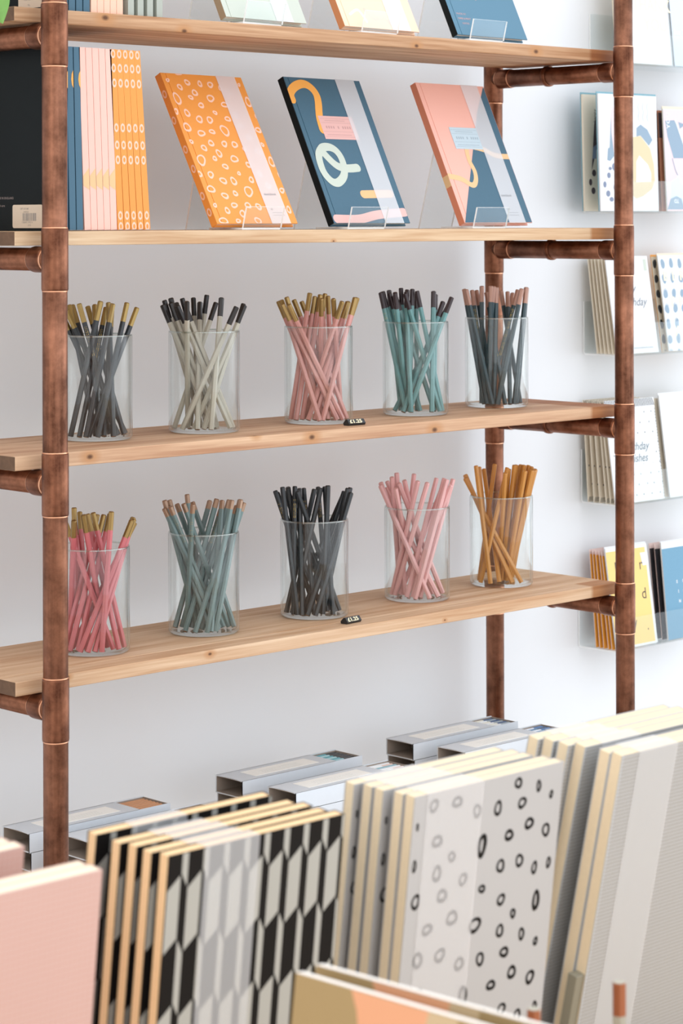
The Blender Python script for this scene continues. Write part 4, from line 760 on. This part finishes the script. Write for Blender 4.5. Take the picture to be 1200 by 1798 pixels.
card('white card with sand and blue abstract shapes, teal envelope, behind the right front pipe', 1.3316, .2165, zz, .1555, .1985, 1.6, [M_cw, M_pale, M_gb, M_beige, mat('blush_white_print', '#f0ecf0', .7), M_slate, M_gb], a1, M_teal, ew=.0035, eh=.0035, ex0=-.001, t=.003)
def a1b(c):
    art(c, [(0.0283, 0.1475), (0.0333, 0.1623), (0.0343, 0.1068), (0.0194, 0.0696)], -.0002, 1); art(c, [(0.0238, 0.1085), (0.033, 0.1136), (0.0322, 0.0893), (0.0216, 0.0891)], -.0003, 2)
    for (s, t_, a_, b_) in [(0.0157, 0.0492, 0.0041, 0.0058), (0.0227, 0.0347, 0.0054, 0.0058), (0.0253, 0.0649, 0.0054, 0.0058)]: art(c, circle(s, t_, a_, b_), -.0002, 1)
    text(c, 'happy', .0335, .150, .010, -.0002, 1, rot=R(90), shear=.2)
card('white card with dark half dots, teal envelope, second from the front of its rack', 1.3335, .2525, zz, .1555, .1985, 1.4, [M_cc, M_dk, M_slate], a1b, M_teal, ew=.0035, eh=.0035, ex0=-.001, t=.004)
def ay(c):
    art(c, [(.0008, .0), (.1395, 0), (.1395, .177), (.0008, .177)], -.0001, 1)
    art(c, [(0.0043, 0.1575), (0.0298, 0.1592), (0.0443, 0.1396), (0.0607, 0.0999), (0.0602, 0.0929), (0.0234, 0.0923), (0.0087, 0.1308)], -.0002, 2)
    art(c, [(0.0408, 0.1565), (0.0613, 0.1521), (0.0447, 0.1446)], -.0002, 2)
    art(c, [(.0613, .142), (.139, .17), (.139, .09), (.07, .1)], -.0002, 2)
    art(c, [(0.0125, 0.0514), (0.0338, 0.0596), (0.0485, 0.0417), (0.0477, 0.003), (0.0095, 0.003)], -.0002, 3)
    art(c, [(0.0003, 0.003), (0.0103, 0.0216), (0.0266, 0.0266), (0.0406, 0.0217), (0.0477, 0.003)], -.0003, 2)
    stroke(c, [(0.033, 0.1593), (0.0609, 0.1019), (.068, .086)], .0035, -.0004, 4, curve=False); stroke(c, [(.0446, .1415), (.0645, .150), (.13, .175)], .0035, -.0004, 4, curve=False)
    stroke(c, [(.0201, .0913), (.0270, .0715), (.0330, .0625)], .0022, -.0003, 2, curve=False); stroke(c, [(.031, .062), (.044, .052), (.05, .03), (.05, .004)], .0025, -.0004, 4)
    text(c, 'YOU', .0165, .144, .0125, -.0004, 4, rot=R(90), space=1.15, bold=.0004); text(c, 'TO', .0325, .0205, .009, -.0005, 4, rot=R(180), bold=.0004)
card('pink and grey-blue abstract card reading YOU with white lines', 1.5110, .2165, zz, .14, .178, 3, [M_cw, M_pale, M_gb, mat('ice_blue_print', '#d5e4ec', .7), M_cw], ay, M_cc, eh=.005)
for i in range(2):
    card(['plum and terracotta card edge directly behind the pink abstract card', 'plum and terracotta card edge furthest behind the pink abstract card'][i], 1.5110, .2275 + .0105 * i, zz, .14, .176, 3.2, [mat('terracotta_card', '#b97c60', .7), M_dk], lambda c: art(c, [(.0003, .128), (.1395, .128), (.1395, .172), (.0003, .172)], -.0002, 1), None)
# third rack
zz = RK[2][0] + .0040
def hb(c):
    text(c, 'happy', .022, .106, .020, -.0002, 1, shear=.35); text(c, 'birthday', .028, .082, .020, -.0002, 1, shear=.35)
    for q in range(22): art(c, [(.012 + q * .004, .008), (.0135 + q * .004, .008), (.0135 + q * .004, .0105), (.012 + q * .004, .0105)], -.0002, 1)
    art(c, [(.100, .142), (.108, .142), (.108, .162), (.100, .162)], -.0002, 2)
card('white happy birthday card in fine script, third rack down', 1.3735, .2165, zz, .1125, .168, 9, [M_cw, mat('script_ink', '#6c7480', .7), M_mint], hb, M_env, eh=.0)
for i, dy in enumerate((.0095, .0185, .027, .0355, .0435)): card('cream card edge %s behind the happy birthday script card' % nth[i], 1.3735, .2165 + dy, zz, .108, .1665, 8.6 - i * .35, [M_cc], None, None, 'cream cards behind the happy birthday card')
def dotc(c):
    r_ = random.Random(5)
    for rr in range(7):
        for cc_ in range(7):
            s = .0115 + cc_ * .0235 - rr * .0009; t_ = .153 - rr * .0265 + .001 * (cc_ % 2)
            art(c, circle(s, t_, .0058, .0082, 14, r_.random() * 6, .09), -.0002, 1, .14, .168)
            if r_.random() < .5: stroke(c, [(s - .005, t_ + .006), (s, t_ + .0098), (s + .0062, t_ + .005)], .0007, -.0003, 1, .14, .168)
    for (tx_, s, t_) in (('B', .0085, .124), ('I', .033, .124), ('R', .054, .124), ('T', .018, .078), ('H', .044, .078), ('D', .07, .078), ('A', .0245, .027), ('Y', .052, .027)): text(c, tx_, s, t_, .0235, -.0004, 2, bold=.0007)
card('white card covered in grey-blue dots with pale BIRTHDAY letters', 1.5140, .2165, zz, .14, .168, 8.5, [M_cw, M_gb, M_goldf], dotc, M_cc)
def dotk(c):
    for rr in range(7): art(c, circle(.006, .153 - rr * .0265, .0052, .0078, 14, rr, .1), -.0002, 1, .14, .165)
card('dotted card with black spots directly behind the BIRTHDAY dots card', 1.5140, .2300, zz, .14, .1655, 8.5, [M_cc, M_blk], dotk, M_oran, eh=.004)
# fourth rack
zz = RK[3][0] + .0040
def stripes(c, w, h):
    n = int(w / .0042)
    for q in range(n): art(c, [(q * .0042, h - .0005), (q * .0042 + .0017, h - .0005), (q * .0042 + .0062, h - .0135), (q * .0042 + .0045, h - .0135)], -.0002, 1, w, h)
def bw(c):
    w, h = .133, .176; stripes(c, w, h)
    r_ = random.Random(11)
    for rr in range(9):
        for q in range(6): art(c, circle(.012 + q * .022 + (rr % 2) * .011 + r_.uniform(-.003, .003), .012 + rr * .0175, .0011, .0014, 8), -.0002, 1, w, h)
    art(c, [(.02, .064), (.115, .064), (.115, .108), (.02, .108)], -.00025, 0)
    text(c, 'Birthday', .038, .088, .0195, -.0004, 2, shear=.3); text(c, 'wishes', .046, .068, .0195, -.0004, 2, shear=.3)
    for q in range(30): art(c, circle(w, .005 + q * .0052, .0014, .0021, 8), -.0003, 1, w, h)
card('white spotted birthday wishes card with striped top edge', 1.3680, .2165, zz, .133, .176, 8, [M_cw, mat('stripe_ink', '#4d5258', .7), mat('teal_script_ink', '#5e7580', .7)], bw, M_env, eh=0)
def sp(c):
    stripes(c, .128, .174)
    for s, t_ in ((.0105, .118), (.006, .062), (.012, .03), (.009, .15)): art(c, circle(s, t_, .0013, .0018, 8), -.0002, 1)
    for q in range(9): art(c, [(q * .003, .001), (q * .003 + .0014, .001), (q * .003 + .005, .009), (q * .003 + .0036, .009)], -.0002, 1)
for i, dy in enumerate((.011, .020, .034, .047, .060)): card('spotted cream card with striped top, %s behind the birthday wishes card' % nth[i], 1.3680, .2165 + dy, zz, .128, .174, 7 - i * .85, [M_cc, M_blk], sp, None, 'spotted cards behind the birthday wishes card')
def gd(c):
    for rr in range(5):
        for q in range(5): art(c, circle(.028 + q * .02, .07 + rr * .018, .0012, .0012, 8), -.0002, 1)
card('plain white card with tiny pale gold dots beside the birthday wishes card', 1.5160, .2165, zz, .14, .178, 8, [M_cw, M_goldf], gd, M_cw)
card('cream backed card just behind the plain gold-dotted card', 1.5125, .2285, zz, .14, .172, 8, [M_cc], None, None)
# lowest rack
zz = RK[4][0] + .0040
def ye(c):
    w, h = .1105, .171
    art(c, [(.0002, .004), (.1045, .004), (.1045, h - .006), (.0002, h - .006)], -.0001, 1)
    for (tx_, s, t_) in (('b', .0185, .128), ('i', .045, .128), ('r', .0835, .128), ('t', .018, .080), ('h', .05, .080), ('d', .082, .078), ('a', .018, .032), ('y', .05, .032)): text(c, tx_, s, t_, .027, -.0002, 2)
    art(c, [(.094, .134), (.1105, .134), (.1105, .156), (.090, .156)], -.0003, 0); art(c, circle(.089, .026, .0012, .0018, 8), -.0003, 2)
card('yellow birthday card with scattered thin grey letters and white border', 1.3700, .2165, zz, .1105, .171, 8.5, [M_cw, M_yel, M_blk], ye, M_cw, eh=.003)
for i, dy in enumerate((.0085, .0165, .0265, .0355, .044)): card('amber card edge, %s behind the yellow birthday card' % nth[i], 1.3700, .2165 + dy, zz, .106, .158, 8 - i * .8, [M_yed, M_yel], None, mat('blush_envelope', '#e8cfc8', .8), 'amber cards behind the yellow card', eh=.008)
def nv(c):
    art(c, [(.0002, .0), (.1398, 0), (.1398, .157), (.0002, .157)], -.0001, 1)
    for (tx_, s, t_) in (('S', .034, .095), ('I', .051, .095), ('M', .066, .095), ('I', .037, .078), ('L', .051, .078), ('Y', .066, .078), ('N', .037, .061), ('Z', .051, .061), ('E', .066, .061)): text(c, tx_, s, t_, .0075, -.0002, 2, bold=.0003)
card('denim blue card with tiny white spaced letters and white top', 1.5100, .2165, zz, .14, .168, 5.5, [M_cw, M_navc, M_cw], nv, M_cw, eh=.002)
for i in range(2): card(['black card edge directly behind the denim blue card', 'black card edge furthest behind the denim blue card'][i], 1.5100, .2285 + .0115 * i, zz, .139, .156, 6, [mat('ink_black_card', '#26262b', .7)], None, mat('blush_envelope', '#e8cfc8', .8), eh=.009)

# ------------------------------------------------------------------ foreground table with standing notebooks
TZ = -1.010
tb = thing('display_table', 'pale wooden display table under the foreground notebooks', 'table', (-.45, -1.35, -1.8))
MB().box((-.85, -.55, .7685), (.95, .62, .7895)).build('tabletop', wood('table_wood', '#e2c8a6', '#c7a47c', seed=21), tb, .002)
for sx in (-.82, .88):
    for sy in (-.52, .55): MB().box((sx, sy, 0), (sx + .045, sy + .045, .7685)).build('leg', MATS.get('legw') or mat('legw', '#caa57e', .6), tb)
BH0 = .29
M_hexw = mat('stone_white_print', '#aeada5', .65); M_cream = mat('cream_edge', '#ead3ab', .8, noise=.06, nscale=300)
M_ringw = mat('off_white_cover', '#b9b8b7', .65); M_gridw = mat('pale_grey_cover', '#bfc2c4', .65); M_gridl = mat('grid_line_grey', '#a09b93', .7)
M_pinkc = mat('dusty_pink_cover', '#d2b0a6', .65); M_pinkl = mat('pink_grid_line', '#cfa193', .7); M_cedge = mat('pale_cover_edge', '#e9e4da', .7)
M_pgt = mat('cream_notebook_pages', '#ecd9b8', .85, noise=.05, nscale=220)
def hexart(w, h):
    def f(c):
        Hh = .0485; pit = .02; e_ = .00045
        for i in range(-1, int(w / pit) + 2):
            xa = .0128 + i * pit; xl = xa - .0135; xr = xa + .0065
            for j in range(-2, int(h / Hh) + 2):
                za = h - .0155 - j * Hh; zv = za - .011
                if j % 2 == 0: P = [(xl + e_, zv - e_), (xa - e_, za - e_ * 1.6), (xa - e_, za - Hh + e_), (xl + e_, zv - Hh + e_ * 1.5)]
                else: P = [(xa + e_, za - e_ * 1.6), (xr - e_, zv - e_), (xr - e_, zv - Hh + e_ * 1.6), (xa + e_, za - Hh + e_)]
                art(c, P, -.0001, 1, w, h)
    return f
def ringart(w, h):
    def f(c):
        for i, (s, t_, rx, ry) in enumerate(RC):
            th = .0026 if rx < .006 else .0030
            if ry > .0095: th = .0042
            ring(c, s, h + t_, rx * .92, ry * .92, th, -.0001, 1, w, h, .07, i * 1.7)
            if t_ > -.05 : pass
    return f
def gridart(w, h, p=.0034, lw=.0009):
    def f(c):
        q = p
        while q < w: c.box((q, -.0001, .001), (q + lw, 0, h - .001), 1); q += p
        q = p
        while q < h: c.box((.001, -.00012, q), (w - .001, 0, q + lw), 1); q += p
    return f
def fgbook(label, x, y, lean, w, t, mats, arts, band, grp, ytop, ct=.0009, page=None, bandmat=None):
    """top front-left corner at (x, y, -.72); leans towards -Y by lean degrees"""
    a_ = R(lean); h = BH0 / math.cos(a_) - .0001
    return book('notebook', label, (x, y + math.sin(a_) * h, TZ + .0006), 0, -a_, w, h, t, mats, spine='R', ct=ct, over=.0004, arts=arts(w, h) if arts else None, band=band, bandmat=bandmat or M_velf, page=page or M_pgt, group=grp, groove=False)
G1 = 'black and white lozenge notebooks'
for i, (dy, ln, dx) in enumerate(((0, 6.5, 0), (.0155, 6.9, -.003), (.036, 7.0, 0), (.0515, 6.8, -.003), (.0835, 7.6, 0))):
    lab = ['front black and white lozenge patterned notebook with grey vellum band', 'lozenge patterned notebook second from the front of its stack', 'lozenge patterned notebook in the middle of its stack', 'lozenge patterned notebook second from the back of its stack', 'rearmost lozenge patterned notebook, nearest the grey boxes'][i]
    fgbook(lab, -.6665 - .011 + dx, -1.0549 + dy, ln, .176, .0112, [M_black, M_hexw], hexart, (.0345, .0875), G1, -.72, page=mat('warm_lit_pages', '#efcb9c', .85, noise=.06, nscale=220))  # warm light from the left is put into this page colour
G2 = 'white notebooks with black rings'
for i, (dy, ln, dx) in enumerate(((0, 7, 0), (.0128, 7, .0), (.0330, 7, -.002), (.0480, 7.2, 0), (.0645, 7.2, -.004))):
    lab = ['front white notebook with black rings and vellum band, whole cover visible', 'ring patterned notebook second from the front of its stack', 'ring patterned notebook in the middle of its stack', 'ring patterned notebook second from the back of its stack', 'rearmost ring patterned notebook, beside the lozenge stack'][i]
    fgbook(lab, -.4218 - .0035 + dx, -1.0561 + dy, ln, .180, .0112, [M_ringw, M_black], ringart, (.014, .080), G2, -.72, bandmat=vellum('vellum_light', '#fbfafa', .42))
G3 = 'pale grey gridded notebooks'
for i, (dy, ln, dx) in enumerate(((0, 12, 0), (.0135, 12.2, 0), (.0445, 12.8, .004), (.0585, 13.0, -.002), (.0790, 13.0, .002), (.0930, 13.2, -.002))):
    lab = ['front pale grey gridded notebook, rightmost cover in the foreground', 'gridded notebook second from the front of the right-hand stack', 'gridded notebook third from the front of the right-hand stack', 'gridded notebook fourth from the front of the right-hand stack', 'gridded notebook second from the back of the right-hand stack', 'rearmost gridded notebook of the right-hand stack'][i]
    fgbook(lab, -.183 - .012 + dx, -1.0784 + dy, ln, .19, .0125, [M_gridw, M_gridl], gridart, (.022, .075), G3, -.72, bandmat=vellum('vellum_clear', '#fafbfc', .40))
G4 = 'dusty pink gridded notebooks'
for i, (x_, y_, ln) in enumerate(((-.7334, -1.0487, 6.5), (-.7334, -1.0343, 6.5), (-.7347, -.9589, 7), (-.7347, -.9445, 7))):
    lab = ['large dusty pink notebook at the lower left corner, front cover showing', 'dusty pink notebook pressed behind the large front one at lower left', 'dusty pink notebook further back at the left edge', 'rearmost dusty pink notebook at the left edge'][i]
    fgbook(lab, x_ - .195, y_, ln, .195, .0130, [M_pinkc, M_pinkl], (lambda w, h: gridart(w, h, .0045, .0005)), None, G4, -.72, page=mat('pale_notebook_pages', '#eee0c6', .85, noise=.05, nscale=220))
# small folded card box wedged inside the gridded stack
cb = MB().box((0, 0, 0), (.09, .010, .097)); o = cb.build('card_wallet', mat('olive_grey_card', '#8f8a78', .7), None, .0006)
o.location = (-.205, -1.014, TZ + ZO + .0004); o.rotation_euler = (R(12.5), 0, 0); tag(o, 'small olive grey wallet wedged between the gridded notebooks', 'wallet')
# two olive notebooks turned the other way in front
M_oliv = mat('olive_gold_cover', '#a48c60', .65); M_peac = mat('soft_apricot_print', '#dfa27b', .65); M_sand = mat('sand_stripe_print', '#c7b08b', .65)
def olive(w, h):
    def f(c):
        # face y = t side faces the camera (cover seen is the back one)
        pass
    return f
def olive_book(label, x, y, yaw, lean, w, h, t):
    o = thing('notebook', label, 'notebook', (x, y, TZ + .0008), (lean, 0, yaw), 'olive and apricot notebooks')
    c = MB().box((0, 0, 0), (w, .0004, h)).box((0, t - .0004, 0), (w, t, h)).box((w - .0006, .0004, 0), (w, t - .0004, h))
    P = [(.048, h), (.054, h - .012), (.058, h - .03), (.060, h - .06), (.07, h - .10), (.085, h - .10), (.10, h - .05), (.108, h - .02), (.112, h)]
    art(c, P, -.0001, 1, w, h); art(c, [(.112, h), (.108, h - .02), (.10, h - .05), (.13, h - .06), (.135, h)], -.0001, 2, w, h)
    c.build('cover', [M_oliv, M_peac, M_sand], o)
    MB().box((.0005, .0004, .0005), (w - .001, t - .0004, h + .0006)).build('page_block', mat('bright_white_pages', '#f6f1ea', .8), o)
    return o
olive_book('olive notebook with apricot shape, nearer of the two in the bottom foreground', -.7386 - .0365, -1.2559, R(-90 + 3.7), R(-8), .20, .2665, .0065)
olive_book('olive notebook just behind the nearer olive one in the bottom foreground', -.7185 - .0365, -1.2540, R(-90 + 4.6), R(-8), .215, .2665, .0065)
# loose pencils standing in the foreground
def jumbo(label, x, y, lean, yaw):
    o = thing('pencil', label, 'pencil', (x, y, TZ + .0015), (lean, 0, yaw), 'copper-capped grey pencils in the foreground')
    P_ = hexprof(.0052); s_ = MB(); extr(s_, P_, [(0, 1), (.157, 1)], 0); s_.build('shaft', mat('stone_grey_pencil', '#a9a596', .5), o)
    c = MB(); extr(c, P_, [(.157, 1.01), (.1805, 1.01), (.181, .93)], 0); cc = c.build('copper_cap', mat('polished_copper_cap', '#a76a4c', .4, metal=.7), o)
    k_ = MB(); extr(k_, hexprof(.0047), [(.1812, 1), (.1815, 1)], 0); k_.build('end_grain', mat('stone_grey_end', '#b5b1a2', .6), cc)
    return o
jumbo('grey pencil with copper cap standing before the front gridded notebook', -.4038, -1.2454, 0, .3)
jumbo('grey pencil with copper cap at the bottom of the ringed notebook', -.4943, -1.2412, 0, .1)
